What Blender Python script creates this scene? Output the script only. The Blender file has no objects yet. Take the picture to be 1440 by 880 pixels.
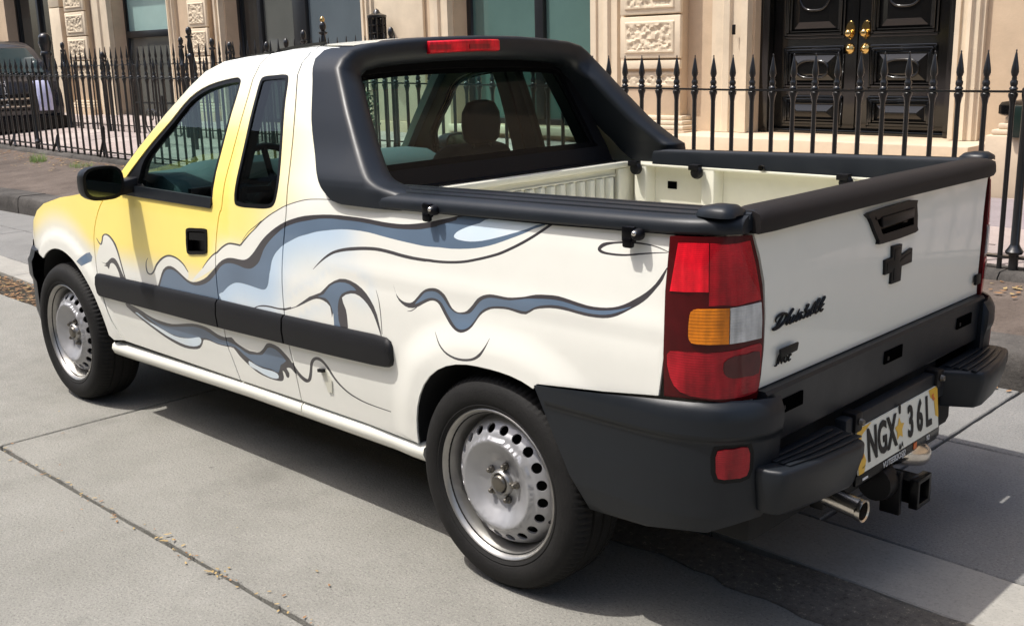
import bpy, bmesh, math, random
import numpy as np
from mathutils import Vector, Matrix, noise
from mathutils.geometry import delaunay_2d_cdt
random.seed(7)
scene = bpy.context.scene
COL = scene.collection
# ------------------------------------------------------------------ camera, sky, sun
CAM_LOC = (-2.0297, 2.8152, 1.4938)
YAW, PITCH, ROLL = -2.368492, 1.335071, -0.024881
cam_d = bpy.data.cameras.new("camera")
cam_d.sensor_width = 36.0
cam_d.lens = 36.0 * 1518.77 / 1440.0
cam_d.clip_start = 0.05
cam_d.clip_end = 2000.0
cam = bpy.data.objects.new("camera", cam_d)
COL.objects.link(cam)
cam.matrix_world = Matrix.Translation(CAM_LOC) @ Matrix.Rotation(YAW, 4, 'Z') @ Matrix.Rotation(PITCH, 4, 'X') @ Matrix.Rotation(ROLL, 4, 'Z')
scene.camera = cam
SUN_TO = Vector((0.29, 0.37, 1.0)).normalized()
world = bpy.data.worlds.new("World")
scene.world = world
world.use_nodes = True
wn = world.node_tree
sky = wn.nodes.new("ShaderNodeTexSky")
sky.sky_type = 'NISHITA'
sky.sun_disc = False
sky.sun_elevation = math.asin(SUN_TO.z)
sky.sun_rotation = math.atan2(SUN_TO.x, SUN_TO.y)
sky.air_density = 1.0
sky.dust_density = 4.0
bg = wn.nodes["Background"]
bg.inputs[1].default_value = 0.15
wn.links.new(sky.outputs[0], bg.inputs[0])
sun_d = bpy.data.lights.new("sun", 'SUN')
sun_d.energy = 3.35
sun_d.angle = math.radians(0.5)
sun_d.color = (1.0, 0.965, 0.91)
sun = bpy.data.objects.new("sun", sun_d)
COL.objects.link(sun)
sun.location = (6, 8, 20)
sun.rotation_euler = SUN_TO.to_track_quat('Z', 'Y').to_euler()
scene.view_settings.view_transform = 'Standard'
scene.view_settings.look = 'None'
scene.view_settings.exposure = 0.53
scene.view_settings.gamma = 1.0
scene.render.engine = 'CYCLES'
scene.cycles.max_bounces = 10
scene.cycles.transparent_max_bounces = 16
scene.cycles.use_denoising = True

# ------------------------------------------------------------------ materials
def lin(c):
    return tuple((x / 12.92 if x <= 0.04045 else ((x + 0.055) / 1.055) ** 2.4) for x in (v / 255.0 for v in c))

def ramp(nt, fac, stops):
    r = nt.nodes.new("ShaderNodeValToRGB")
    el = r.color_ramp.elements
    while len(el) < len(stops):
        el.new(0.5)
    for e, (p, c) in zip(el, stops):
        e.position = p
        e.color = (*c, 1) if len(c) == 3 else c
    nt.links.new(fac, r.inputs[0])
    return r.outputs[0]

def mat(name, col, rough=0.5, metal=0.0, coat=0.0, var=0.0, vscale=6.0, bump=0.0, bscale=80.0, spec=0.5, attr=None, coat_rough=0.05, rvar=0.0, ior=None):
    m = bpy.data.materials.new(name)
    m.use_nodes = True
    nt = m.node_tree
    b = nt.nodes["Principled BSDF"]
    b.inputs["Base Color"].default_value = (*col, 1)
    b.inputs["Roughness"].default_value = rough
    b.inputs["Metallic"].default_value = metal
    b.inputs["Coat Weight"].default_value = coat
    b.inputs["Coat Roughness"].default_value = coat_rough
    b.inputs["Specular IOR Level"].default_value = spec
    tc = nt.nodes.new("ShaderNodeTexCoord")
    src = None
    if attr:
        a = nt.nodes.new("ShaderNodeAttribute")
        a.attribute_name = attr
        src = a.outputs["Color"]
        nt.links.new(src, b.inputs["Base Color"])
    if var > 0 or rvar > 0:
        n = nt.nodes.new("ShaderNodeTexNoise")
        n.inputs["Scale"].default_value = vscale
        n.inputs["Detail"].default_value = 8
        n.inputs["Roughness"].default_value = 0.65
        nt.links.new(tc.outputs["Object"], n.inputs["Vector"])
        if var > 0:
            mr = nt.nodes.new("ShaderNodeMapRange")
            mr.inputs[1].default_value = 0.25
            mr.inputs[2].default_value = 0.75
            mr.inputs[3].default_value = 1 - var
            mr.inputs[4].default_value = 1 + var
            nt.links.new(n.outputs[0], mr.inputs[0])
            mx = nt.nodes.new("ShaderNodeVectorMath")
            mx.operation = 'SCALE'
            if src is None:
                mx.inputs[0].default_value = col
            else:
                nt.links.new(src, mx.inputs[0])
            nt.links.new(mr.outputs[0], mx.inputs["Scale"])
            nt.links.new(mx.outputs[0], b.inputs["Base Color"])
        if rvar > 0:
            mr2 = nt.nodes.new("ShaderNodeMapRange")
            mr2.inputs[1].default_value = 0.3
            mr2.inputs[2].default_value = 0.7
            mr2.inputs[3].default_value = max(0.02, rough - rvar)
            mr2.inputs[4].default_value = rough + rvar
            nt.links.new(n.outputs[0], mr2.inputs[0])
            nt.links.new(mr2.outputs[0], b.inputs["Roughness"])
    if bump > 0:
        n2 = nt.nodes.new("ShaderNodeTexNoise")
        n2.inputs["Scale"].default_value = bscale
        n2.inputs["Detail"].default_value = 5
        nt.links.new(tc.outputs["Object"], n2.inputs["Vector"])
        bp = nt.nodes.new("ShaderNodeBump")
        bp.inputs["Strength"].default_value = bump
        bp.inputs["Distance"].default_value = 0.01
        nt.links.new(n2.outputs[0], bp.inputs["Height"])
        nt.links.new(bp.outputs[0], b.inputs["Normal"])
    return m

def ground_mat(name, dark, light, speck_dark, speck_light, bump=0.35, scale=140.0, stain=0.35, rough=0.9, stain_col=None):
    m = bpy.data.materials.new(name)
    m.use_nodes = True
    nt = m.node_tree
    b = nt.nodes["Principled BSDF"]
    b.inputs["Roughness"].default_value = rough
    b.inputs["Specular IOR Level"].default_value = 0.25
    geo = nt.nodes.new("ShaderNodeNewGeometry")
    def nz(sc, det=6, rg=0.6):
        n = nt.nodes.new("ShaderNodeTexNoise")
        n.inputs["Scale"].default_value = sc
        n.inputs["Detail"].default_value = det
        n.inputs["Roughness"].default_value = rg
        nt.links.new(geo.outputs["Position"], n.inputs["Vector"])
        return n.outputs[0]
    base = ramp(nt, nz(2.2, 8, 0.7), [(0.32, dark), (0.68, light)])
    sp = ramp(nt, nz(scale * .75, 4, 0.9), [(0.28, speck_dark), (0.47, (1, 1, 1)), (0.58, (1, 1, 1)), (0.74, speck_light)])
    mx = nt.nodes.new("ShaderNodeMix")
    mx.data_type = 'RGBA'
    mx.blend_type = 'MULTIPLY'
    mx.inputs[0].default_value = 1.0
    nt.links.new(base, mx.inputs[6])
    nt.links.new(sp, mx.inputs[7])
    st = ramp(nt, nz(0.9, 10, 0.75), [(0.50, (1, 1, 1)), (0.72, stain_col or (1 - stain,) * 3)])
    mx2 = nt.nodes.new("ShaderNodeMix")
    mx2.data_type = 'RGBA'
    mx2.blend_type = 'MULTIPLY'
    mx2.inputs[0].default_value = 1.0
    nt.links.new(mx.outputs[2], mx2.inputs[6])
    nt.links.new(st, mx2.inputs[7])
    # small round dark spots (old gum)
    vo = nt.nodes.new("ShaderNodeTexVoronoi")
    vo.inputs["Scale"].default_value = 1.3
    nt.links.new(geo.outputs["Position"], vo.inputs["Vector"])
    sd = ramp(nt, vo.outputs["Distance"], [(0.014, (0.12, 0.12, 0.12)), (0.022, (1, 1, 1))])
    mx3 = nt.nodes.new("ShaderNodeMix")
    mx3.data_type = 'RGBA'
    mx3.blend_type = 'MULTIPLY'
    mx3.inputs[0].default_value = 0.8
    nt.links.new(mx2.outputs[2], mx3.inputs[6])
    nt.links.new(sd, mx3.inputs[7])
    nt.links.new(mx3.outputs[2], b.inputs["Base Color"])
    bp = nt.nodes.new("ShaderNodeBump")
    bp.inputs["Strength"].default_value = bump
    bp.inputs["Distance"].default_value = 0.006
    nt.links.new(nz(scale * 0.9, 4, 0.7), bp.inputs["Height"])
    nt.links.new(bp.outputs[0], b.inputs["Normal"])
    return m

def glass_mat(name, tint, refl_rough=0.0, ior=1.5, gain=1.0):
    m = bpy.data.materials.new(name)
    m.use_nodes = True
    nt = m.node_tree
    for n in list(nt.nodes):
        nt.nodes.remove(n)
    out = nt.nodes.new("ShaderNodeOutputMaterial")
    tr = nt.nodes.new("ShaderNodeBsdfTransparent")
    tr.inputs[0].default_value = (*tint, 1)
    gl = nt.nodes.new("ShaderNodeBsdfGlossy")
    gl.inputs["Roughness"].default_value = refl_rough
    fr = nt.nodes.new("ShaderNodeFresnel")
    fr.inputs[0].default_value = ior
    geo = nt.nodes.new("ShaderNodeNewGeometry")      # seen from behind, the sheet reflects as it does from the front
    mr = nt.nodes.new("ShaderNodeMapRange")
    mr.inputs[3].default_value = ior
    mr.inputs[4].default_value = 1.0 / ior
    nt.links.new(geo.outputs["Backfacing"], mr.inputs[0])
    nt.links.new(mr.outputs[0], fr.inputs[0])
    mx = nt.nodes.new("ShaderNodeMixShader")
    nt.links.new(fr.outputs[0], mx.inputs[0])
    nt.links.new(tr.outputs[0], mx.inputs[1])
    nt.links.new(gl.outputs[0], mx.inputs[2])
    nt.links.new(mx.outputs[0], out.inputs[0])
    return m

def lens_mat(name, col, rough=0.12, ribs=0.0, horizontal=True, coat=0.35, var=0.30):
    """coloured lamp plastic: a coat over a tint with bright and dark reflector patches painted in, with fine moulded ribs"""
    m = mat(name, col, rough=0.35, coat=coat, coat_rough=0.02, var=var, vscale=16, spec=0.2)
    nt = m.node_tree
    b = nt.nodes["Principled BSDF"]
    if ribs:      # upright lens lines, with streaks of bulb reflection painted into the colour
        old = b.inputs["Base Color"].links[0].from_socket
        tc0 = nt.nodes.new("ShaderNodeTexCoord")
        n3 = nt.nodes.new("ShaderNodeTexNoise")
        mpp = nt.nodes.new("ShaderNodeMapping")
        mpp.inputs["Scale"].default_value = (38, 38, 5)
        n3.inputs["Scale"].default_value = 1.0
        n3.inputs["Detail"].default_value = 3
        nt.links.new(tc0.outputs["Object"], mpp.inputs["Vector"])
        nt.links.new(mpp.outputs[0], n3.inputs["Vector"])
        mp = nt.nodes.new("ShaderNodeMapRange")
        mp.inputs[1].default_value = 0.3; mp.inputs[2].default_value = 0.7
        mp.inputs[3].default_value = 0.62; mp.inputs[4].default_value = 1.3
        nt.links.new(n3.outputs[0], mp.inputs[0])
        sc = nt.nodes.new("ShaderNodeVectorMath"); sc.operation = 'SCALE'
        nt.links.new(old, sc.inputs[0]); nt.links.new(mp.outputs[0], sc.inputs["Scale"])
        nt.links.new(sc.outputs[0], b.inputs["Base Color"])
    if ribs:
        tc = nt.nodes.new("ShaderNodeTexCoord")
        w = nt.nodes.new("ShaderNodeTexWave")
        w.bands_direction = 'Z' if horizontal else 'Y'
        w.inputs["Scale"].default_value = ribs
        nt.links.new(tc.outputs["Object"], w.inputs["Vector"])
        bp = nt.nodes.new("ShaderNodeBump")
        bp.inputs["Strength"].default_value = 0.22
        bp.inputs["Distance"].default_value = 0.0015
        nt.links.new(w.outputs[0], bp.inputs["Height"])
        nt.links.new(bp.outputs[0], b.inputs["Normal"])
    return m

M = {}
M['paint'] = mat('truck_paint', (0.8, 0.8, 0.76), rough=0.32, coat=0.55, attr='Col', var=0.045, vscale=2.5, coat_rough=0.04)
M['white'] = mat('white_paint', lin((229, 228, 216)), rough=0.35, coat=0.5, var=0.03, vscale=3)
M['bedwhite'] = mat('bed_paint', lin((212, 210, 194)), rough=0.5, coat=0.1, var=0.09, vscale=5)
M['plastic'] = mat('grey_plastic', (0.0085, 0.0110, 0.0145), rough=0.42, bump=0.05, bscale=500, var=0.10, vscale=5, rvar=0.07, spec=0.36)
M['cap'] = mat('brown_black_plastic', (0.014, 0.012, 0.012), rough=0.6, spec=0.25, bump=0.08, bscale=420, var=0.12, vscale=7)
M['black'] = mat('black_plastic', (0.004, 0.004, 0.005), rough=0.42, var=0.1, spec=0.22)
M['gloss'] = mat('gloss_black', (0.003, 0.003, 0.0035), rough=0.25, spec=0.15)
M['mould'] = mat('moulding_plastic', (0.0085, 0.0085, 0.0095), rough=0.5, spec=0.28, bump=0.05, bscale=500, var=0.12, vscale=8)
M['rubber'] = mat('tyre_rubber', (0.0115, 0.0110, 0.0105), rough=0.72, spec=0.22, bump=0.15, bscale=160, var=0.3, vscale=14)
M['steel'] = mat('wheel_silver', (0.40, 0.40, 0.41), rough=0.46, metal=0.65, var=0.07, vscale=20, rvar=0.08)
M['rimedge'] = mat('rim_edge', (0.36, 0.35, 0.33), rough=0.36, metal=0.85, var=0.12, vscale=18)
M['chrome'] = mat('worn_chrome', (0.62, 0.58, 0.52), rough=0.22, metal=1.0, var=0.15, vscale=30)
M['bolt'] = mat('bolt_metal', (0.18, 0.165, 0.14), rough=0.35, metal=0.9)
M['dark'] = mat('underside', (0.010, 0.010, 0.010), rough=0.9)
M['trim'] = mat('cabin_trim', (0.012, 0.013, 0.013), rough=0.75, var=0.15)
M['dash'] = mat('dashboard', (0.065, 0.095, 0.105), rough=0.7, bump=0.05, bscale=300, var=0.08)
M['seat'] = mat('seat_cloth', (0.010, 0.010, 0.011), rough=0.9, bump=0.1, bscale=200, var=0.2, vscale=30)
M['glass'] = glass_mat('side_glass', (0.60, 0.78, 0.73))
M['rearglass'] = glass_mat('rear_glass', (0.70, 0.85, 0.81), ior=1.36)
M['privacy'] = glass_mat('privacy_glass', (0.30, 0.40, 0.38))
M['mirror'] = mat('mirror_glass', (0.10, 0.125, 0.12), rough=0.05, metal=1.0)
M['red'] = lens_mat('red_lens', (0.36, 0.003, 0.010), ribs=60, var=0.35)
M['redlight'] = lens_mat('bright_red_lens', (0.66, 0.006, 0.018), ribs=70)
M['darkred'] = lens_mat('dark_red_lens', (0.060, 0.0008, 0.002), coat=0.2)
M['midred'] = lens_mat('mid_red_lens', (0.33, 0.006, 0.014), ribs=50)
M['smoke'] = lens_mat('smoked_red_lens', (0.075, 0.016, 0.016))
M['amber'] = lens_mat('amber_lens', (0.75, 0.22, 0.01), ribs=40)
M['clear'] = lens_mat('clear_lens', (0.50, 0.50, 0.48), ribs=46)
M['reflector'] = lens_mat('reflector_red', (0.27, 0.008, 0.014), ribs=60)
M['plate'] = mat('plate_white', lin((222, 220, 205)), rough=0.4, var=0.05)
M['plateyellow'] = mat('plate_yellow', (0.72, 0.42, 0.03), rough=0.4)
M['ink'] = mat('black_ink', (0.008, 0.008, 0.008), rough=0.5, spec=0.25)
M['recess_shade'] = mat('painted_recess_shade', (0.0015, 0.0015, 0.0015), rough=1.0, spec=0.0)  # near-black colour stands in for the shade inside slots, holes and gaps
M['whiteink'] = mat('white_ink', (0.7, 0.7, 0.68), rough=0.5)
M['orange'] = mat('orange_ink', (0.62, 0.13, 0.02), rough=0.5)
M['teal'] = mat('teal_ink', (0.06, 0.28, 0.30), rough=0.5)

# ------------------------------------------------------------------ mesh helpers
class MB:
    def __init__(s):
        s.v = []; s.f = []; s.m = []
    def add(s, vs, fs, mi=0):
        o = len(s.v)
        s.v += [tuple(p) for p in vs]
        s.f += [tuple(o + i for i in f) for f in fs]
        s.m += [mi] * len(fs)
        return s
    def box(s, x0, x1, y0, y1, z0, z1, mi=0):
        x0, x1 = min(x0, x1), max(x0, x1); y0, y1 = min(y0, y1), max(y0, y1); z0, z1 = min(z0, z1), max(z0, z1)
        return s.add([(x0, y0, z0), (x1, y0, z0), (x1, y1, z0), (x0, y1, z0), (x0, y0, z1), (x1, y0, z1), (x1, y1, z1), (x0, y1, z1)],
                     [(0, 3, 2, 1), (4, 5, 6, 7), (0, 1, 5, 4), (1, 2, 6, 5), (2, 3, 7, 6), (3, 0, 4, 7)], mi)
    def prism(s, poly, axis, a, b, mi=0):
        """poly in the two other axes (cyclic order y,z / x,z / x,y), extruded a..b along axis"""
        def P(u, v, t):
            return {'x': (t, u, v), 'y': (u, t, v), 'z': (u, v, t)}[axis]
        n = len(poly)
        vs = [P(u, v, a) for u, v in poly] + [P(u, v, b) for u, v in poly]
        fs = [tuple(range(n - 1, -1, -1)), tuple(range(n, 2 * n))] + [(i, (i + 1) % n, n + (i + 1) % n, n + i) for i in range(n)]
        return s.add(vs, fs, mi)
    def loft(s, secs, closed=True, caps=True, mi=0, loop=False):
        n = len(secs[0]); k = len(secs)
        vs = [p for c in secs for p in c]
        fs = []
        for i in range(k if loop else k - 1):
            i2 = (i + 1) % k
            for j in range(n if closed else n - 1):
                j2 = (j + 1) % n
                fs.append((i * n + j, i * n + j2, i2 * n + j2, i2 * n + j))
        if caps and closed and not loop:
            fs.append(tuple(range(n - 1, -1, -1)))
            fs.append(tuple((k - 1) * n + j for j in range(n)))
        return s.add(vs, fs, mi)
    def lathe(s, prof, c=(0, 0, 0), axis='z', n=24, mi=0, a0=0.0, a1=None):
        """prof: (radius, height along axis)"""
        full = a1 is None
        secs = []
        cnt = n if full else n + 1
        for i in range(cnt):
            a = a0 + (2 * math.pi * i / n if full else (a1 - a0) * i / n)
            ca, sa = math.cos(a), math.sin(a)
            ring = []
            for r, h in prof:
                if axis == 'z': p = (c[0] + r * ca, c[1] + r * sa, c[2] + h)
                elif axis == 'y': p = (c[0] + r * ca, c[1] + h, c[2] + r * sa)
                else: p = (c[0] + h, c[1] + r * ca, c[2] + r * sa)
                ring.append(p)
            secs.append(ring)
        return s.loft(secs, closed=False, caps=False, mi=mi, loop=full)
    def tube(s, path, r, n=8, mi=0, caps=True, scale=None):
        path = [Vector(p) for p in path]
        secs = []
        up = Vector((0, 0, 1))
        prev = None
        for i, p in enumerate(path):
            t = (path[min(i + 1, len(path) - 1)] - path[max(i - 1, 0)]).normalized()
            if prev is None:
                a = up if abs(t.z) < 0.9 else Vector((1, 0, 0))
                u = t.cross(a).normalized()
            else:
                u = (prev - t * prev.dot(t)).normalized()
            prev = u
            w = t.cross(u)
            rr = r if scale is None else r * scale[i]
            secs.append([p + (u * math.cos(q) + w * math.sin(q)) * rr for q in (2 * math.pi * k / n for k in range(n))])
        return s.loft(secs, mi=mi, caps=caps)
    def build(s, name, mats, parent=None, angle=38.0, bevel=0.0, bseg=2, loc=None, fix=True):
        me = bpy.data.meshes.new(name)
        me.from_pydata(s.v, [], s.f)
        me.validate()
        if not isinstance(mats, (list, tuple)):
            mats = [mats]
        for m in mats:
            me.materials.append(m)
        if len(mats) > 1 and len(me.polygons) == len(s.m):
            me.polygons.foreach_set("material_index", s.m)
        if fix or bevel > 0:
            bm = bmesh.new()
            bm.from_mesh(me)
            if fix:
                bmesh.ops.remove_doubles(bm, verts=bm.verts, dist=1e-5)
                bmesh.ops.recalc_face_normals(bm, faces=bm.faces)
            if bevel > 0:
                es = [e for e in bm.edges if len(e.link_faces) == 2 and e.calc_face_angle(0) > math.radians(28)]
                try:
                    bmesh.ops.bevel(bm, geom=es, offset=bevel, segments=bseg, profile=0.5, affect='EDGES', clamp_overlap=True)
                except Exception:
                    pass
            bm.to_mesh(me)
            bm.free()
        for p in me.polygons:
            p.use_smooth = True
        try:
            me.set_sharp_from_angle(angle=math.radians(angle))
        except Exception:
            pass
        me.update()
        return link(name, me, parent, loc)

def link(name, me, parent=None, loc=None):
    o = bpy.data.objects.new(name, me)
    COL.objects.link(o)
    if loc is not None:
        o.location = loc
    if parent is not None:
        o.parent = parent
        w = Vector((0, 0, 0))
        q = parent
        if q.type == 'EMPTY':
            w = WORLD_LOC.get(q.name, Vector((0, 0, 0)))
            o.matrix_parent_inverse = Matrix.Translation(-w)
    return o

WORLD_LOC = {}
def thing(name, label, cat, loc=(0, 0, 0), group=None, parent=None):
    e = bpy.data.objects.new(name, None)
    COL.objects.link(e)
    e.empty_display_size = 0.2
    WORLD_LOC[e.name] = Vector(loc)
    if parent is not None:
        e.parent = parent
        e.matrix_parent_inverse = Matrix.Translation(-WORLD_LOC[parent.name])
    e.location = loc
    if parent is None:
        e['label'] = label
        e['category'] = cat
        if group: e['group'] = group
    return e

def tag(o, label, cat, group=None):
    o['label'] = label
    o['category'] = cat
    if group: o['group'] = group
    return o

def struct(o, kind='structure'):
    o['kind'] = kind
    return o

def copy_obj(o, parent=None, loc=None):
    c = o.copy()
    COL.objects.link(c)
    if parent is not None:
        c.parent = parent
        c.matrix_parent_inverse = o.matrix_parent_inverse.copy()
    if loc is not None:
        c.location = loc
    return c

def catmull(p, closed=True, sub=3):
    n = len(p); out = []
    rng = range(n) if closed else range(n - 1)
    for i in rng:
        g = (lambda k: p[k % n]) if closed else (lambda k: p[min(max(k, 0), n - 1)])
        a, b, c, d = g(i - 1), g(i), g(i + 1), g(i + 2)
        for k in range(sub):
            t = k / sub
            out.append(tuple(0.5 * (2 * b[q] + (c[q] - a[q]) * t + (2 * a[q] - 5 * b[q] + 4 * c[q] - d[q]) * t * t + (3 * b[q] - a[q] - 3 * c[q] + d[q]) * t ** 3) for q in range(len(b))))
    if not closed:
        out.append(tuple(p[-1]))
    return out

def area2(p):
    return sum(p[i][0] * p[(i + 1) % len(p)][1] - p[(i + 1) % len(p)][0] * p[i][1] for i in range(len(p)))

def inset(p, d):
    """move a polygon's edges inward by d"""
    s = 1 if area2(p) > 0 else -1
    n = len(p); out = []
    for i in range(n):
        a, b, c = Vector(p[i - 1]), Vector(p[i]), Vector(p[(i + 1) % n])
        e1 = (b - a); e2 = (c - b)
        if e1.length < 1e-9 or e2.length < 1e-9:
            out.append(tuple(b)); continue
        n1 = Vector((-e1.y, e1.x)).normalized() * s; n2 = Vector((-e2.y, e2.x)).normalized() * s
        m = n1 + n2
        if m.length < 1e-6:
            out.append(tuple(b)); continue
        m.normalize()
        k = d / max(0.45, m.dot(n1))
        out.append((b.x + m.x * k, b.y + m.y * k))
    return out

def in_poly(P, poly):
    x, y = P[:, 0], P[:, 1]
    r = np.zeros(len(P), bool)
    n = len(poly)
    for i in range(n):
        x1, y1 = poly[i]; x2, y2 = poly[(i + 1) % n]
        c = ((y1 > y) != (y2 > y))
        with np.errstate(divide='ignore', invalid='ignore'):
            xi = (x2 - x1) * (y - y1) / (y2 - y1 + 1e-30) + x1
        r ^= c & (x < xi)
    return r

def winding(P, poly):
    """non-zero winding test, so that strokes that cross themselves stay filled"""
    x, y = P[:, 0], P[:, 1]
    wn_ = np.zeros(len(P), int)
    n = len(poly)
    for i in range(n):
        x1, y1 = poly[i]; x2, y2 = poly[(i + 1) % n]
        left = (x2 - x1) * (y - y1) - (x - x1) * (y2 - y1)
        wn_ += ((y1 <= y) & (y2 > y) & (left > 0)).astype(int) - ((y1 > y) & (y2 <= y) & (left < 0)).astype(int)
    return wn_ != 0

def seg_dist(P, poly, closed=True):
    d = np.full(len(P), 1e9)
    n = len(poly)
    for i in range(n if closed else n - 1):
        a = np.array(poly[i]); b = np.array(poly[(i + 1) % n]); e = b - a
        L = e @ e
        t = np.clip(((P - a) @ e) / (L + 1e-20), 0, 1)
        d = np.minimum(d, np.linalg.norm(P - a - t[:, None] * e, axis=1))
    return d

def patch(name, outline, fmap, mats, parent, out_dir, holes=(), shapes=(), colfn=None, grid=0.03, thick=0.012, lift=0.0, shape_mats=None):
    """sheet metal: the polygon 'outline' of a 2-D domain laid on the surface fmap(a, b), with holes, flat printed shapes and turned-in edges"""
    vs, fs = [], []
    def addp(p):
        p = [tuple(q[:2]) for q in p]
        if area2(p) < 0: p = p[::-1]
        o = len(vs)
        vs.extend(Vector(q) for q in p)
        fs.append(list(range(o, o + len(p))))
    addp(outline)
    for h in holes: addp(h)
    for k, p in shapes: addp(p)
    nh = len(holes)
    A = np.array([q[:2] for q in outline])
    lo, hi = A.min(0), A.max(0)
    g = []
    j = 0; b = lo[1] + grid * 0.5
    while b < hi[1]:
        a = lo[0] + (grid * 0.5 if j % 2 else grid)
        while a < hi[0]:
            g.append((a, b)); a += grid
        b += grid * 0.87; j += 1
    if g:
        G = np.array(g)
        k = in_poly(G, [tuple(q[:2]) for q in outline])
        G = G[k]
        if len(G):
            d = seg_dist(G, [tuple(q[:2]) for q in outline])
            for h in holes: d = np.minimum(d, seg_dist(G, [tuple(q[:2]) for q in h]))
            G = G[d > grid * 0.3]
            vs.extend(Vector((float(q[0]), float(q[1]))) for q in G)
    V, E, F, ov, oe, of = delaunay_2d_cdt(vs, [], fs, 0, 1e-6)
    keep = []; cls = []
    VA = np.array([(q.x, q.y) for q in V]); FA = [tuple(f) for f in F]
    cen = np.array([VA[list(f)].mean(0) for f in FA])
    ok = winding(cen, [tuple(q[:2]) for q in outline])
    for h in holes: ok &= ~winding(cen, [tuple(q[:2]) for q in h])
    which = np.full(len(FA), -1)
    for si, (k, p) in enumerate(shapes): which[winding(cen, [tuple(q[:2]) for q in p])] = si
    for i, f in enumerate(FA):
        if ok[i]:
            keep.append(f); cls.append(shapes[which[i]][0] if which[i] >= 0 else None)
    P3 = []; N3 = []
    od = Vector(out_dir)
    for v in V:
        p = Vector(fmap(v.x, v.y)); e = 2e-3
        pa = Vector(fmap(v.x + e, v.y)) - Vector(fmap(v.x - e, v.y)); pb = Vector(fmap(v.x, v.y + e)) - Vector(fmap(v.x, v.y - e))
        n = pa.cross(pb)
        n = n.normalized() if n.length > 1e-12 else od.copy()
        if n.dot(od) < 0: n = -n
        P3.append(p + n * lift); N3.append(n)
    nv = len(P3)
    faces = []; fn = []; fcls = []
    for f, c in zip(keep, cls):
        a, b, d = (P3[i] for i in f[:3])
        nn = (b - a).cross(d - a)
        if nn.dot(N3[f[0]]) < 0: f = f[::-1]
        faces.append(f); fcls.append(c)
    ec = {}
    for f in faces:
        for i in range(len(f)):
            e = (f[i], f[(i + 1) % len(f)])
            ec[tuple(sorted(e))] = ec.get(tuple(sorted(e)), 0) + 1
    verts = list(P3); ntop = len(faces); src = list(range(nv))
    if thick > 0:
        for fi, f in enumerate(faces[:ntop]):
            for i in range(len(f)):
                a, b = f[i], f[(i + 1) % len(f)]
                if ec[tuple(sorted((a, b)))] == 1:
                    o = len(verts)
                    verts += [P3[a], P3[b], P3[b] - N3[b] * thick, P3[a] - N3[a] * thick]
                    src += [a, b, b, a]
                    faces.append((o + 1, o, o + 3, o + 2)); fcls.append(fcls[fi])
    used = sorted({i for f in faces for i in f})     # grid points left outside are dropped
    ren = {o: k for k, o in enumerate(used)}
    verts = [verts[i] for i in used]; src = [src[i] for i in used]
    faces = [tuple(ren[i] for i in f) for f in faces]
    me = bpy.data.meshes.new(name)
    me.from_pydata(verts, [], faces)
    if not isinstance(mats, (list, tuple)): mats = [mats]
    for m in mats: me.materials.append(m)
    if shape_mats:
        for p, c in zip(me.polygons, fcls):
            p.material_index = shape_mats.get(c, 0)
    if colfn:
        ca = me.color_attributes.new('Col', 'FLOAT_COLOR', 'CORNER')
        cache = {}
        buf = []
        for p, c in zip(me.polygons, fcls):
            for vi in p.vertices:
                s = src[vi]; key = (s, c)
                if key not in cache:
                    cache[key] = colfn(V[s].x, V[s].y, c)
                buf += [*cache[key], 1.0]
        ca.data.foreach_set('color', buf)
    nl = []
    for i, p in enumerate(me.polygons):
        p.use_smooth = True
        fnv = tuple(p.normal)
        for vi in p.vertices:
            nl.append(tuple(N3[src[vi]]) if i < ntop else fnv)
    me.normals_split_custom_set(nl)
    me.update()
    return link(name, me, parent)

def sstep(a, b, x):
    t = min(1.0, max(0.0, (x - a) / (b - a)))
    return t * t * (3 - 2 * t)

def text_mesh(name, txt, size, m, parent, origin, ux, uy, extrude=0.001, align='CENTER', sx=1.0, shear=0.0, bold=0.0):
    """flat lettering laid in the plane of ux (reading direction) and uy (up)"""
    cu = bpy.data.curves.new(name + "_curve", 'FONT')
    cu.body = txt; cu.size = size; cu.align_x = align; cu.align_y = 'CENTER'; cu.extrude = extrude; cu.offset = bold; cu.resolution_u = 3; cu.shear = shear
    tmp = bpy.data.objects.new("lettering_source", cu)
    me = bpy.data.meshes.new_from_object(tmp)
    bpy.data.objects.remove(tmp); bpy.data.curves.remove(cu)
    ux = Vector(ux).normalized(); uy = Vector(uy).normalized(); uz = ux.cross(uy)
    mt = Matrix(((ux.x * sx, uy.x, uz.x, origin[0]), (ux.y * sx, uy.y, uz.y, origin[1]), (ux.z * sx, uy.z, uz.z, origin[2]), (0, 0, 0, 1)))
    me.transform(mt)
    me.name = name
    me.materials.clear(); me.materials.append(m)
    return link(name, me, parent)
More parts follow.
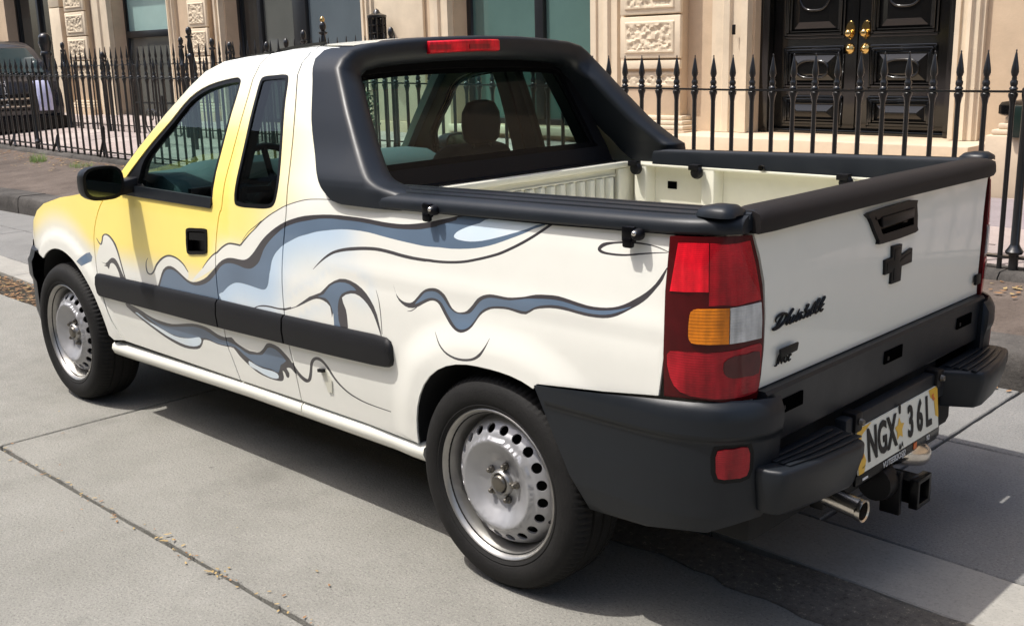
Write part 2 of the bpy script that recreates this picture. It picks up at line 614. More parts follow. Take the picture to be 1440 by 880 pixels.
ART=[
('H',[(1.5814,0.6943),(1.4897,0.7578),(1.4619,0.7812),(1.4266,0.8068),(1.3990,0.8223),(1.3875,0.8253),(1.3501,0.8488),(1.3103,0.8659),(1.2719,0.8691),(1.2310,0.8681),(1.2084,0.8859),(1.1703,0.9135),(1.1333,0.9372),(1.0978,0.9620),(1.0512,0.9875),(1.0053,1.0076),(0.9604,1.0257),(0.9067,1.0408),(0.8543,1.0525),(0.8021,1.0585),(0.7098,1.0631),(0.5997,1.0578),(0.5968,1.0204),(0.6788,1.0192),(0.7552,1.0144),(0.8500,1.0027),(0.9151,0.9877),(0.9650,0.9721),(1.0159,0.9496),(1.0682,0.9200),(1.1048,0.8929),(1.1422,0.8586),(1.1768,0.8327),(1.2082,0.8206),(1.2426,0.8185),(1.2806,0.8187),(1.3161,0.8148),(1.3525,0.8026),(1.3797,0.7870),(1.4030,0.7699)]),
('H',[(1.8543,0.6296),(1.8594,0.6999),(1.8298,0.7308),(1.7897,0.7587),(1.7489,0.7740),(1.7108,0.7783),(1.6678,0.7725),(1.6273,0.7564),(1.5963,0.7300),(1.6089,0.7002),(1.6627,0.7219),(1.7042,0.7360),(1.7451,0.7361),(1.7868,0.7165),(1.8175,0.6776),(1.8537,0.6249)]),
('H',[(2.2722,0.7953),(2.2484,0.8100),(2.2137,0.8052),(2.1769,0.7845),(2.1533,0.7544),(2.1344,0.7074),(2.1145,0.6647),(2.0989,0.6216),(2.3660,0.5949),(2.3588,0.6814),(2.3261,0.7357)]),
('K',[(1.8537,0.6249),(1.8175,0.6776),(1.7868,0.7165),(1.7451,0.7361),(1.7042,0.7360),(1.6627,0.7219),(1.6089,0.7002),(1.5669,0.6962),(1.5158,0.7076),(1.4637,0.7297),(1.4030,0.7699),(1.3797,0.7870),(1.3525,0.8026),(1.3161,0.8148),(1.2806,0.8187),(1.2426,0.8185),(1.2082,0.8206),(1.1768,0.8327),(1.1422,0.8586),(1.1048,0.8929),(1.0682,0.9200),(1.0159,0.9496),(0.9650,0.9721),(0.9151,0.9877),(0.8500,1.0027),(0.7552,1.0144),(0.6788,1.0192),(0.5968,1.0204),(0.5298,1.0201),(0.4598,1.0174),(0.3920,1.0176),(0.3393,1.0214),(0.2714,1.0320),(0.2229,1.0422),(0.2206,1.0432),(0.1654,1.0547),(0.1347,1.0626),(0.1073,1.0635),(0.1445,1.0497),(0.1829,1.0383),(0.2224,1.0266),(0.2207,1.0259),(0.2829,1.0124),(0.3299,1.0069),(0.3914,1.0033),(0.4547,1.0033),(0.5198,1.0062),(0.5867,1.0077),(0.6554,1.0063),(0.7037,1.0058),(0.7704,1.0001),(0.8389,0.9879),(0.9038,0.9743),(0.9647,0.9543),(1.0041,0.9327),(1.0513,0.9017),(1.0879,0.8678),(1.1132,0.8279),(1.1381,0.8081),(1.1692,0.7942),(1.2063,0.7915),(1.2500,0.7968),(1.2944,0.7986),(1.3335,0.7924),(1.3675,0.7760),(1.3999,0.7486),(1.4454,0.7173),(1.4970,0.6959),(1.5548,0.6846),(1.6107,0.6905),(1.6578,0.7092),(1.6992,0.7232),(1.7361,0.7245),(1.7681,0.7149),(1.8009,0.6836),(1.8377,0.6271)]),
('B',[(1.8377,0.6271),(1.8009,0.6836),(1.7681,0.7149),(1.7361,0.7245),(1.6992,0.7232),(1.6578,0.7092),(1.6107,0.6905),(1.5548,0.6846),(1.4970,0.6959),(1.4454,0.7173),(1.3999,0.7486),(1.3675,0.7760),(1.3335,0.7924),(1.2944,0.7986),(1.2500,0.7968),(1.2063,0.7915),(1.1692,0.7942),(1.1381,0.8081),(1.1132,0.8279),(1.0879,0.8678),(1.0513,0.9017),(1.0041,0.9327),(0.9647,0.9543),(0.9038,0.9743),(0.8389,0.9879),(0.7704,1.0001),(0.7037,1.0058),(0.6554,1.0063),(0.5867,1.0077),(0.5198,1.0062),(0.4547,1.0033),(0.3914,1.0033),(0.3299,1.0069),(0.2829,1.0124),(0.2207,1.0259),(0.2224,1.0266),(0.1829,1.0383),(0.1445,1.0497),(0.1073,1.0635),(-0.1831,1.0753),(-0.1455,1.0520),(-0.1061,1.0345),(-0.0645,1.0189),(-0.0142,1.0007),(0.0376,0.9861),(0.0911,0.9765),(0.1582,0.9694),(0.2112,0.9680),(0.2679,0.9650),(0.3325,0.9674),(0.3989,0.9708),(0.4674,0.9758),(0.5283,0.9803),(0.5955,0.9805),(0.6595,0.9770),(0.7250,0.9679),(0.7871,0.9574),(0.8346,0.9450),(0.8831,0.9324),(0.9254,0.9159),(0.9709,0.8966),(0.9942,0.8811),(1.0177,0.8637),(1.0390,0.8363),(1.0488,0.8051),(1.0552,0.7902),(1.0644,0.7584),(1.0791,0.7377),(1.0980,0.7300),(1.1222,0.7295),(1.1644,0.7323),(1.2073,0.7347),(1.2514,0.7343),(1.2841,0.7283),(1.3257,0.7103),(1.3624,0.6855),(1.3909,0.6732),(1.4071,0.6232),(1.8504,0.6142)]),
('C',[(0.1500,1.0045),(0.1406,1.0163),(0.1175,1.0280),(0.0877,1.0387),(0.0509,1.0499),(-0.0026,1.0688),(-0.1769,1.0710),(-0.1575,1.0638),(-0.1181,1.0482),(-0.0671,1.0321),(-0.0133,1.0164),(0.0386,1.0034),(0.0844,0.9969),(0.1197,0.9966),(0.1397,0.9987)]),
('Ks',[(0.8063,0.8346),(0.7984,0.8398),(0.7870,0.8476),(0.7750,0.8554),(0.7630,0.8629),(0.7499,0.8710),(0.7368,0.8783),(0.7237,0.8850),(0.7100,0.8915),(0.6960,0.8971),(0.6807,0.9018),(0.6638,0.9060),(0.6468,0.9097),(0.6297,0.9128),(0.6115,0.9156),(0.5933,0.9183),(0.5746,0.9209),(0.5550,0.9234),(0.5361,0.9254),(0.5176,0.9270),(0.4987,0.9282),(0.4807,0.9287),(0.4627,0.9286),(0.4442,0.9278),(0.4263,0.9267),(0.4086,0.9254),(0.3902,0.9238),(0.3724,0.9225),(0.3546,0.9215),(0.3365,0.9208),(0.3190,0.9205),(0.3000,0.9205),(0.2807,0.9208),(0.2670,0.9211),(0.2618,0.9216),(0.2625,0.9220),(0.2601,0.9221),(0.2469,0.9225),(0.2283,0.9228),(0.2097,0.9236),(0.1922,0.9247),(0.1738,0.9263),(0.1561,0.9282),(0.1386,0.9303),(0.1207,0.9329),(0.1039,0.9358),(0.0880,0.9392),(0.0723,0.9430),(0.0573,0.9469),(0.0422,0.9507),(0.0268,0.9549),(0.0120,0.9591),(-0.0029,0.9636),(-0.0182,0.9683),(-0.0325,0.9733),(-0.0461,0.9787),(-0.0594,0.9845),(-0.0721,0.9902),(-0.0848,0.9960),(-0.0978,1.0022),(-0.1107,1.0086),(-0.1243,1.0157),(-0.1386,1.0234),(-0.1514,1.0307),(-0.1624,1.0373),(-0.1728,1.0438),(-0.1828,1.0502),(-0.1941,1.0575),(-0.2056,1.0652),(-0.2134,1.0704),(-0.2078,1.0750),(-0.1999,1.0699),(-0.1883,1.0624),(-0.1769,1.0551),(-0.1668,1.0489),(-0.1563,1.0426),(-0.1454,1.0362),(-0.1330,1.0292),(-0.1189,1.0216),(-0.1054,1.0146),(-0.0927,1.0083),(-0.0799,1.0022),(-0.0673,0.9965),(-0.0546,0.9908),(-0.0416,0.9852),(-0.0285,0.9800),(-0.0147,0.9751),(0.0003,0.9704),(0.0150,0.9660),(0.0296,0.9618),(0.0448,0.9577),(0.0598,0.9538),(0.0747,0.9500),(0.0901,0.9463),(0.1055,0.9431),(0.1218,0.9403),(0.1393,0.9378),(0.1564,0.9357),(0.1737,0.9340),(0.1917,0.9326),(0.2088,0.9316),(0.2269,0.9310),(0.2453,0.9308),(0.2587,0.9306),(0.2641,0.9302),(0.2628,0.9301),(0.2654,0.9301),(0.2788,0.9300),(0.2978,0.9299),(0.3164,0.9301),(0.3334,0.9306),(0.3512,0.9315),(0.3685,0.9325),(0.3860,0.9339),(0.4044,0.9355),(0.4225,0.9369),(0.4408,0.9380),(0.4598,0.9388),(0.4786,0.9391),(0.4975,0.9385),(0.5170,0.9374),(0.5360,0.9359),(0.5553,0.9340),(0.5753,0.9316),(0.5943,0.9290),(0.6128,0.9264),(0.6316,0.9231),(0.6495,0.9194),(0.6672,0.9151),(0.6850,0.9101),(0.7015,0.9045),(0.7166,0.8979),(0.7308,0.8905),(0.7436,0.8829),(0.7562,0.8747),(0.7685,0.8659),(0.7795,0.8576),(0.7904,0.8492),(0.8007,0.8408),(0.8074,0.8351)]),
('Ks',[(1.4881,0.7574),(1.4810,0.7632),(1.4705,0.7719),(1.4593,0.7805),(1.4479,0.7889),(1.4351,0.7979),(1.4235,0.8055),(1.4134,0.8116),(1.4038,0.8168),(1.3966,0.8204),(1.3947,0.8208),(1.3915,0.8207),(1.3842,0.8235),(1.3734,0.8302),(1.3598,0.8391),(1.3466,0.8469),(1.3340,0.8532),(1.3209,0.8590),(1.3089,0.8630),(1.2976,0.8650),(1.2855,0.8656),(1.2730,0.8659),(1.2584,0.8659),(1.2430,0.8654),(1.2325,0.8650),(1.2294,0.8713),(1.2400,0.8717),(1.2556,0.8722),(1.2707,0.8723),(1.2839,0.8720),(1.2976,0.8712),(1.3118,0.8687),(1.3261,0.8639),(1.3402,0.8575),(1.3536,0.8507),(1.3673,0.8424),(1.3809,0.8334),(1.3908,0.8271),(1.3939,0.8258),(1.3952,0.8261),(1.4014,0.8242),(1.4094,0.8201),(1.4193,0.8145),(1.4297,0.8080),(1.4410,0.8000),(1.4534,0.7907),(1.4644,0.7819),(1.4750,0.7730),(1.4849,0.7641),(1.4914,0.7581)]),
('Ks',[(1.2267,0.8668),(1.2217,0.8710),(1.2140,0.8774),(1.2049,0.8846),(1.1936,0.8932),(1.1803,0.9031),(1.1675,0.9123),(1.1554,0.9204),(1.1428,0.9283),(1.1308,0.9361),(1.1195,0.9442),(1.1079,0.9527),(1.0955,0.9609),(1.0811,0.9694),(1.0649,0.9782),(1.0493,0.9862),(1.0343,0.9933),(1.0188,1.0000),(1.0038,1.0063),(0.9894,1.0125),(0.9746,1.0187),(0.9593,1.0244),(0.9419,1.0298),(0.9235,1.0349),(0.9058,1.0395),(0.8885,1.0439),(0.8708,1.0479),(0.8537,1.0512),(0.8381,1.0537),(0.8221,1.0555),(0.8018,1.0572),(0.7750,1.0593),(0.7429,1.0612),(0.7098,1.0619),(0.6707,1.0607),(0.6284,1.0584),(0.6000,1.0568),(0.5995,1.0589),(0.6280,1.0606),(0.6703,1.0630),(0.7097,1.0643),(0.7431,1.0636),(0.7753,1.0617),(0.8023,1.0598),(0.8227,1.0581),(0.8390,1.0563),(0.8549,1.0538),(0.8723,1.0505),(0.8902,1.0465),(0.9077,1.0422),(0.9256,1.0375),(0.9441,1.0324),(0.9615,1.0270),(0.9773,1.0212),(0.9923,1.0150),(1.0068,1.0089),(1.0219,1.0026),(1.0376,0.9959),(1.0530,0.9888),(1.0688,0.9807),(1.0853,0.9718),(1.1001,0.9632),(1.1128,0.9548),(1.1245,0.9463),(1.1358,0.9383),(1.1476,0.9306),(1.1604,0.9227),(1.1730,0.9147),(1.1864,0.9055),(1.2002,0.8956),(1.2119,0.8871),(1.2216,0.8799),(1.2298,0.8736),(1.2352,0.8695)]),
('Ks',[(1.2167,0.8864),(1.2059,0.8957),(1.1901,0.9092),(1.1747,0.9209),(1.1603,0.9293),(1.1456,0.9367),(1.1320,0.9437),(1.1184,0.9516),(1.1052,0.9594),(1.0964,0.9646),(1.0993,0.9661),(1.1081,0.9609),(1.1213,0.9531),(1.1348,0.9454),(1.1483,0.9384),(1.1630,0.9308),(1.1774,0.9220),(1.1927,0.9100),(1.2081,0.8963),(1.2186,0.8869)]),
('Ks',[(2.3347,0.7846),(2.3300,0.7797),(2.3237,0.7726),(2.3173,0.7668),(2.3110,0.7628),(2.3032,0.7597),(2.2898,0.7611),(2.2823,0.7675),(2.2776,0.7753),(2.2739,0.7825),(2.2717,0.7886),(2.2698,0.7945),(2.2664,0.7988),(2.2613,0.8022),(2.2550,0.8048),(2.2485,0.8061),(2.2402,0.8062),(2.2295,0.8050),(2.2187,0.8022),(2.2071,0.7972),(2.1946,0.7901),(2.1834,0.7821),(2.1749,0.7736),(2.1671,0.7639),(2.1599,0.7526),(2.1528,0.7385),(2.1459,0.7219),(2.1396,0.7062),(2.1341,0.6917),(2.1290,0.6771),(2.1236,0.6630),(2.1166,0.6472),(2.1088,0.6312),(2.1035,0.6203),(2.0943,0.6228),(2.0995,0.6337),(2.1071,0.6498),(2.1140,0.6654),(2.1192,0.6795),(2.1242,0.6941),(2.1291,0.7087),(2.1345,0.7246),(2.1405,0.7415),(2.1468,0.7561),(2.1533,0.7679),(2.1605,0.7782),(2.1703,0.7869),(2.1821,0.7951),(2.1955,0.8026),(2.2086,0.8081),(2.2219,0.8114),(2.2356,0.8127),(2.2483,0.8122),(2.2602,0.8097),(2.2700,0.8053),(2.2772,0.8002),(2.2813,0.7944),(2.2836,0.7881),(2.2860,0.7821),(2.2900,0.7750),(2.2945,0.7678),(2.2973,0.7649),(2.2960,0.7654),(2.3021,0.7670),(2.3091,0.7701),(2.3167,0.7750),(2.3247,0.7814),(2.3310,0.7858)]),
('K',[(2.3330,0.6907),(2.2748,0.6849),(2.2395,0.7015),(2.2099,0.7153),(2.1798,0.7145),(2.1543,0.6949),(2.1319,0.6626),(2.1028,0.6231),(2.1469,0.6174),(2.1592,0.6551),(2.1788,0.6817),(2.2020,0.6934),(2.2295,0.6881),(2.2461,0.6632),(2.2600,0.6720),(2.2913,0.6733),(2.2672,0.6795),(2.2756,0.6819)]),
('Ks',[(1.8995,0.7505),(1.9049,0.7463),(1.9125,0.7398),(1.9187,0.7326),(1.9225,0.7245),(1.9249,0.7155),(1.9254,0.7074),(1.9244,0.7000),(1.9218,0.6928),(1.9172,0.6875),(1.9098,0.6842),(1.9000,0.6827),(1.8894,0.6835),(1.8787,0.6865),(1.8682,0.6915),(1.8579,0.6984),(1.8482,0.7078),(1.8384,0.7191),(1.8278,0.7292),(1.8146,0.7387),(1.7993,0.7484),(1.7852,0.7563),(1.7723,0.7623),(1.7595,0.7670),(1.7476,0.7705),(1.7364,0.7728),(1.7251,0.7741),(1.7133,0.7746),(1.6999,0.7740),(1.6854,0.7724),(1.6715,0.7697),(1.6577,0.7658),(1.6435,0.7607),(1.6308,0.7547),(1.6185,0.7461),(1.6067,0.7360),(1.5987,0.7291),(1.5939,0.7310),(1.6010,0.7383),(1.6119,0.7489),(1.6237,0.7581),(1.6362,0.7650),(1.6501,0.7708),(1.6641,0.7753),(1.6785,0.7787),(1.6940,0.7809),(1.7086,0.7819),(1.7225,0.7819),(1.7363,0.7804),(1.7502,0.7776),(1.7646,0.7735),(1.7796,0.7679),(1.7943,0.7611),(1.8097,0.7524),(1.8257,0.7420),(1.8398,0.7315),(1.8511,0.7203),(1.8606,0.7089),(1.8689,0.7004),(1.8767,0.6948),(1.8839,0.6911),(1.8898,0.6891),(1.8959,0.6884),(1.9027,0.6891),(1.9081,0.6914),(1.9120,0.6957),(1.9146,0.7022),(1.9158,0.7092),(1.9157,0.7168),(1.9146,0.7253),(1.9122,0.7327),(1.9076,0.7394),(1.9013,0.7458),(1.8971,0.7501)]),
('Ks',[(1.1753,0.6488),(1.1669,0.6526),(1.1547,0.6579),(1.1427,0.6623),(1.1314,0.6651),(1.1190,0.6674),(1.1066,0.6691),(1.0933,0.6705),(1.0790,0.6715),(1.0652,0.6721),(1.0517,0.6722),(1.0377,0.6720),(1.0239,0.6723),(1.0102,0.6728),(0.9959,0.6738),(0.9818,0.6755),(0.9661,0.6787),(0.9502,0.6827),(0.9396,0.6854),(0.9413,0.6923),(0.9517,0.6893),(0.9670,0.6852),(0.9815,0.6819),(0.9944,0.6801),(1.0081,0.6788),(1.0214,0.6780),(1.0347,0.6778),(1.0487,0.6780),(1.0625,0.6778),(1.0767,0.6772),(1.0916,0.6763),(1.1056,0.6748),(1.1189,0.6725),(1.1321,0.6695),(1.1444,0.6659),(1.1571,0.6607),(1.1693,0.6548),(1.1773,0.6507)]),
('K',[(0.9805,0.6785),(0.9146,0.6976),(0.8323,0.7418),(0.7699,0.7641),(0.7240,0.7970),(0.6663,0.8219),(0.6104,0.8229),(0.5558,0.8059),(0.5158,0.7771),(0.4864,0.7339),(0.4675,0.6590),(0.4833,0.6911),(0.5038,0.7313),(0.5307,0.7602),(0.5695,0.7808),(0.6107,0.7830),(0.6572,0.7634),(0.6409,0.7284),(0.6358,0.6935),(0.6394,0.6571),(0.6726,0.6518),(0.6834,0.6862),(0.6832,0.7312),(0.7007,0.7286),(0.7162,0.6902),(0.7227,0.7254),(0.7577,0.7404),(0.7948,0.7406),(0.8339,0.7278),(0.8987,0.6999),(0.9811,0.6736)]),
('B',[(0.7864,0.7491),(0.7524,0.7619),(0.7168,0.7935),(0.6665,0.8114),(0.6174,0.8108),(0.5831,0.7962),(0.6106,0.7926),(0.6457,0.7809),(0.6684,0.7645),(0.6817,0.7314),(0.6820,0.6864),(0.6711,0.6520),(0.7048,0.6465),(0.7079,0.7005),(0.7218,0.7346),(0.7450,0.7494)]),
('Ks',[(0.4883,0.8104),(0.4851,0.8024),(0.4803,0.7906),(0.4763,0.7781),(0.4742,0.7656),(0.4724,0.7516),(0.4710,0.7361),(0.4700,0.7155),(0.4695,0.6921),(0.4691,0.6760),(0.4657,0.6767),(0.4659,0.6928),(0.4663,0.7162),(0.4671,0.7369),(0.4684,0.7525),(0.4705,0.7665),(0.4731,0.7790),(0.4779,0.7913),(0.4832,0.8030),(0.4870,0.8108)]),
('K',[(0.4042,0.8380),(0.3973,0.8167),(0.3815,0.8011),(0.3591,0.7924),(0.3303,0.7930),(0.3107,0.8036),(0.2849,0.8274),(0.2594,0.8432),(0.2299,0.8505),(0.2048,0.8495),(0.1799,0.8373),(0.1653,0.8196),(0.1507,0.8034),(0.1303,0.7951),(0.1103,0.7972),(0.0906,0.8046),(0.0675,0.8251),(0.0485,0.8442),(0.0257,0.8569),(-0.0008,0.8637),(-0.0307,0.8645),(-0.0677,0.8642),(-0.1002,0.8687),(-0.1321,0.8753),(-0.1666,0.8849),(-0.2082,0.8899),(-0.2452,0.8916),(-0.2890,0.8870),(-0.3387,0.8815),(-0.3801,0.8819),(-0.4202,0.8876),(-0.4526,0.8988),(-0.4840,0.9163),(-0.5145,0.9360),(-0.5406,0.9599),(-0.5598,0.9877),(-0.5715,1.0038),(-0.5611,0.9726),(-0.5445,0.9501),(-0.5216,0.9239),(-0.4974,0.9050),(-0.4695,0.8879),(-0.4377,0.8700),(-0.4082,0.8597),(-0.3745,0.8553),(-0.3330,0.8546),(-0.2830,0.8584),(-0.2392,0.8590),(-0.2020,0.8545),(-0.1642,0.8453),(-0.1337,0.8279),(-0.1015,0.8279),(-0.0686,0.8311),(-0.0317,0.8284),(-0.0018,0.8227),(0.0283,0.8074),(0.0472,0.7895),(0.0672,0.7640),(0.0877,0.7481),(0.1120,0.7398),(0.1361,0.7431),(0.1598,0.7565),(0.1831,0.7803),(0.2042,0.8056),(0.2210,0.8132),(0.2420,0.8117),(0.2717,0.7989),(0.3018,0.7836),(0.3370,0.7773),(0.3680,0.7853),(0.3905,0.8028)]),
('B',[(0.3106,0.7920),(0.2848,0.8159),(0.2635,0.8332),(0.2340,0.8408),(0.2088,0.8391),(0.1880,0.8277),(0.1712,0.8103),(0.1506,0.7964),(0.1262,0.7910),(0.0904,0.7954),(0.0709,0.8052),(0.0481,0.8292),(0.0254,0.8460),(-0.0048,0.8548),(-0.0384,0.8562),(-0.0752,0.8573),(-0.1323,0.8696),(-0.1670,0.8744),(-0.2160,0.8797),(-0.2603,0.8803),(-0.3109,0.8749),(-0.3531,0.8726),(-0.3940,0.8758),(-0.4370,0.8846),(-0.4754,0.8972),(-0.4597,0.8878),(-0.4308,0.8757),(-0.4012,0.8668),(-0.3604,0.8628),(-0.3114,0.8639),(-0.2681,0.8674),(-0.2240,0.8662),(-0.1829,0.8580),(-0.1564,0.8471),(-0.1335,0.8358),(-0.1012,0.8358),(-0.0684,0.8377),(-0.0315,0.8351),(0.0059,0.8270),(0.0361,0.8104),(0.0549,0.7883),(0.0750,0.7656),(0.0914,0.7546),(0.1116,0.7485),(0.1316,0.7510),(0.1511,0.7651),(0.1708,0.7849),(0.1918,0.8102),(0.2127,0.8201),(0.2379,0.8209),(0.2633,0.8131),(0.2889,0.8008)]),
('Ks',[(0.3027,0.7843),(0.3085,0.7810),(0.3171,0.7760),(0.3250,0.7723),(0.3321,0.7697),(0.3394,0.7679),(0.3445,0.7666),(0.3445,0.7656),(0.3393,0.7661),(0.3316,0.7673),(0.3235,0.7695),(0.3151,0.7739),(0.3064,0.7793),(0.3009,0.7829)]),
('Ks',[(0.2217,0.7247),(0.2165,0.7156),(0.2084,0.7024),(0.1993,0.6908),(0.1895,0.6821),(0.1782,0.6745),(0.1658,0.6685),(0.1517,0.6642),(0.1358,0.6613),(0.1195,0.6602),(0.1019,0.6611),(0.0832,0.6638),(0.0668,0.6677),(0.0529,0.6727),(0.0406,0.6793),(0.0299,0.6867),(0.0214,0.6959),(0.0144,0.7059),(0.0086,0.7155),(0.0031,0.7258),(-0.0016,0.7364),(-0.0045,0.7435),(-0.0035,0.7436),(0.0007,0.7366),(0.0068,0.7263),(0.0135,0.7165),(0.0208,0.7077),(0.0290,0.6988),(0.0377,0.6916),(0.0464,0.6851),(0.0566,0.6793),(0.0682,0.6747),(0.0831,0.6710),(0.1006,0.6682),(0.1169,0.6671),(0.1322,0.6676),(0.1476,0.6698),(0.1613,0.6734),(0.1736,0.6785),(0.1850,0.6854),(0.1951,0.6933),(0.2050,0.7041),(0.2142,0.7166),(0.2205,0.7252)]),
('Ks',[(-0.5770,1.0360),(-0.5708,1.0380),(-0.5615,1.0408),(-0.5518,1.0435),(-0.5424,1.0457),(-0.5319,1.0479),(-0.5200,1.0496),(-0.5055,1.0507),(-0.4887,1.0513),(-0.4723,1.0513),(-0.4560,1.0506),(-0.4391,1.0491),(-0.4241,1.0475),(-0.4106,1.0456),(-0.3979,1.0440),(-0.3875,1.0422),(-0.3795,1.0401),(-0.3736,1.0372),(-0.3694,1.0341),(-0.3659,1.0306),(-0.3631,1.0261),(-0.3635,1.0209),(-0.3675,1.0173),(-0.3732,1.0150),(-0.3804,1.0136),(-0.3892,1.0129),(-0.4000,1.0127),(-0.4114,1.0127),(-0.4237,1.0131),(-0.4374,1.0139),(-0.4509,1.0154),(-0.4643,1.0176),(-0.4781,1.0203),(-0.4920,1.0231),(-0.5074,1.0257),(-0.5239,1.0285),(-0.5380,1.0308),(-0.5500,1.0325),(-0.5607,1.0340),(-0.5677,1.0350),(-0.5674,1.0366),(-0.5603,1.0359),(-0.5496,1.0347),(-0.5374,1.0333),(-0.5233,1.0314),(-0.5069,1.0291),(-0.4914,1.0268),(-0.4773,1.0245),(-0.4635,1.0220),(-0.4504,1.0202),(-0.4373,1.0191),(-0.4239,1.0184),(-0.4118,1.0181),(-0.4007,1.0182),(-0.3904,1.0188),(-0.3825,1.0199),(-0.3770,1.0214),(-0.3736,1.0232),(-0.3729,1.0241),(-0.3733,1.0242),(-0.3748,1.0258),(-0.3775,1.0279),(-0.3808,1.0300),(-0.3848,1.0322),(-0.3908,1.0350),(-0.4000,1.0378),(-0.4119,1.0407),(-0.4251,1.0428),(-0.4399,1.0446),(-0.4565,1.0462),(-0.4726,1.0472),(-0.4887,1.0475),(-0.5053,1.0473),(-0.5196,1.0465),(-0.5313,1.0452),(-0.5416,1.0433),(-0.5510,1.0413),(-0.5608,1.0389),(-0.5701,1.0363),(-0.5764,1.0345)]),
('K',[(2.1318,0.5357),(2.0201,0.5207),(1.9745,0.5110),(1.9211,0.5027),(1.8513,0.4993),(1.7736,0.5015),(1.6943,0.5149),(1.6170,0.5284),(1.5445,0.5321),(1.4900,0.5275),(1.4387,0.5149),(1.3855,0.5124),(1.3437,0.5194),(1.3210,0.5064),(1.2849,0.4958),(1.2358,0.4878),(1.1846,0.4914),(1.2071,0.4862),(1.1675,0.4952),(1.1379,0.5150),(1.1146,0.5354),(1.0832,0.5408),(1.0428,0.5353),(1.0112,0.5196),(0.9808,0.5003),(0.9587,0.4725),(0.9542,0.4482),(0.9687,0.4579),(0.9884,0.4696),(1.0122,0.4639),(1.0005,0.4481),(1.0087,0.4301),(1.0222,0.4304),(1.0280,0.4445),(1.0401,0.4494),(1.0389,0.4278),(1.0498,0.4109),(1.0787,0.4043),(1.1278,0.4026),(1.1821,0.4068),(1.2174,0.4142),(1.2659,0.4333),(1.3103,0.4554),(1.3415,0.4791),(1.3821,0.4769),(1.4505,0.4745),(1.5041,0.4788),(1.5475,0.4753),(1.5629,0.4568),(1.5914,0.4339),(1.6396,0.4213),(1.7083,0.4151),(1.7742,0.4198),(1.8462,0.4322),(1.9179,0.4493),(1.9900,0.4690),(2.0485,0.4871),(2.1383,0.5179)]),
('B',[(1.9925,0.5062),(1.9472,0.4966),(1.8714,0.4859),(1.7934,0.4874),(1.6981,0.5027),(1.6058,0.5176),(1.5345,0.5183),(1.4819,0.5077),(1.4301,0.4972),(1.3758,0.4989),(1.3305,0.4954),(1.2880,0.4841),(1.2397,0.4740),(1.1485,0.4869),(1.2047,0.4729),(1.1505,0.4891),(1.1125,0.5195),(1.0810,0.5251),(1.0472,0.5167),(1.0089,0.4915),(1.0457,0.4702),(1.0690,0.4365),(1.1097,0.4415),(1.1594,0.4393),(1.2148,0.4418),(1.2232,0.4470),(1.2806,0.4666),(1.3266,0.4855),(1.3943,0.4805),(1.4624,0.4794),(1.5163,0.4845),(1.5596,0.4811),(1.6368,0.4667),(1.7144,0.4567),(1.7902,0.4561),(1.8633,0.4666),(1.9355,0.4839)]),
('C',[(2.0502,0.5057),(1.9907,0.4877),(1.9231,0.4747),(1.8492,0.4627),(1.7764,0.4523),(1.6998,0.4559),(1.6368,0.4667),(1.5812,0.4801),(1.5672,0.4699),(1.5858,0.4488),(1.6350,0.4333),(1.7032,0.4282),(1.7689,0.4331),(1.8416,0.4433),(1.9132,0.4605),(1.9861,0.4780),(2.0686,0.5009)]),
('C',[(1.2511,0.4470),(1.2154,0.4398),(1.1672,0.4341),(1.1115,0.4356),(1.0766,0.4313),(1.0755,0.4149),(1.1141,0.4072),(1.1682,0.4114),(1.2091,0.4203),(1.2512,0.4274)]),
('Ks',[(0.9733,0.4905),(0.9691,0.4822),(0.9628,0.4704),(0.9564,0.4599),(0.9501,0.4520),(0.9422,0.4457),(0.9340,0.4408),(0.9249,0.4368),(0.9145,0.4338),(0.9031,0.4336),(0.8902,0.4374),(0.8799,0.4441),(0.8728,0.4517),(0.8676,0.4605),(0.8634,0.4707),(0.8597,0.4806),(0.8568,0.4907),(0.8535,0.5013),(0.8496,0.5098),(0.8454,0.5158),(0.8410,0.5204),(0.8370,0.5236),(0.8329,0.5262),(0.8286,0.5280),(0.8241,0.5289),(0.8177,0.5292),(0.8096,0.5288),(0.8009,0.5267),(0.7917,0.5229),(0.7818,0.5170),(0.7721,0.5096),(0.7622,0.5002),(0.7516,0.4888),(0.7405,0.4785),(0.7293,0.4698),(0.7169,0.4618),(0.7036,0.4549),(0.6895,0.4485),(0.6737,0.4426),(0.6554,0.4375),(0.6346,0.4331),(0.6102,0.4292),(0.5816,0.4264),(0.5416,0.4249),(0.4960,0.4243),(0.4651,0.4241),(0.4631,0.4273),(0.4938,0.4278),(0.5391,0.4286),(0.5786,0.4304),(0.6066,0.4335),(0.6304,0.4376),(0.6506,0.4422),(0.6683,0.4474),(0.6835,0.4534),(0.6970,0.4600),(0.7096,0.4670),(0.7213,0.4750),(0.7321,0.4836),(0.7425,0.4938),(0.7525,0.5055),(0.7621,0.5155),(0.7716,0.5234),(0.7810,0.5302),(0.7900,0.5355),(0.7994,0.5390),(0.8094,0.5408),(0.8195,0.5407),(0.8299,0.5386),(0.8400,0.5345),(0.8483,0.5294),(0.8552,0.5235),(0.8607,0.5166),(0.8650,0.5088),(0.8684,0.4993),(0.8716,0.4885),(0.8755,0.4784),(0.8802,0.4686),(0.8851,0.4591),(0.8897,0.4523),(0.8935,0.4487),(0.8954,0.4474),(0.8962,0.4474),(0.9012,0.4478),(0.9097,0.4495),(0.9183,0.4524),(0.9264,0.4562),(0.9347,0.4612),(0.9433,0.4669),(0.9524,0.4755),(0.9620,0.4857),(0.9692,0.4924)]),
('Bs',[(2.5330,0.6648),(2.4515,0.7077),(2.4139,0.7158),(2.3923,0.6991),(2.4065,0.6783),(2.4856,0.6494)])]
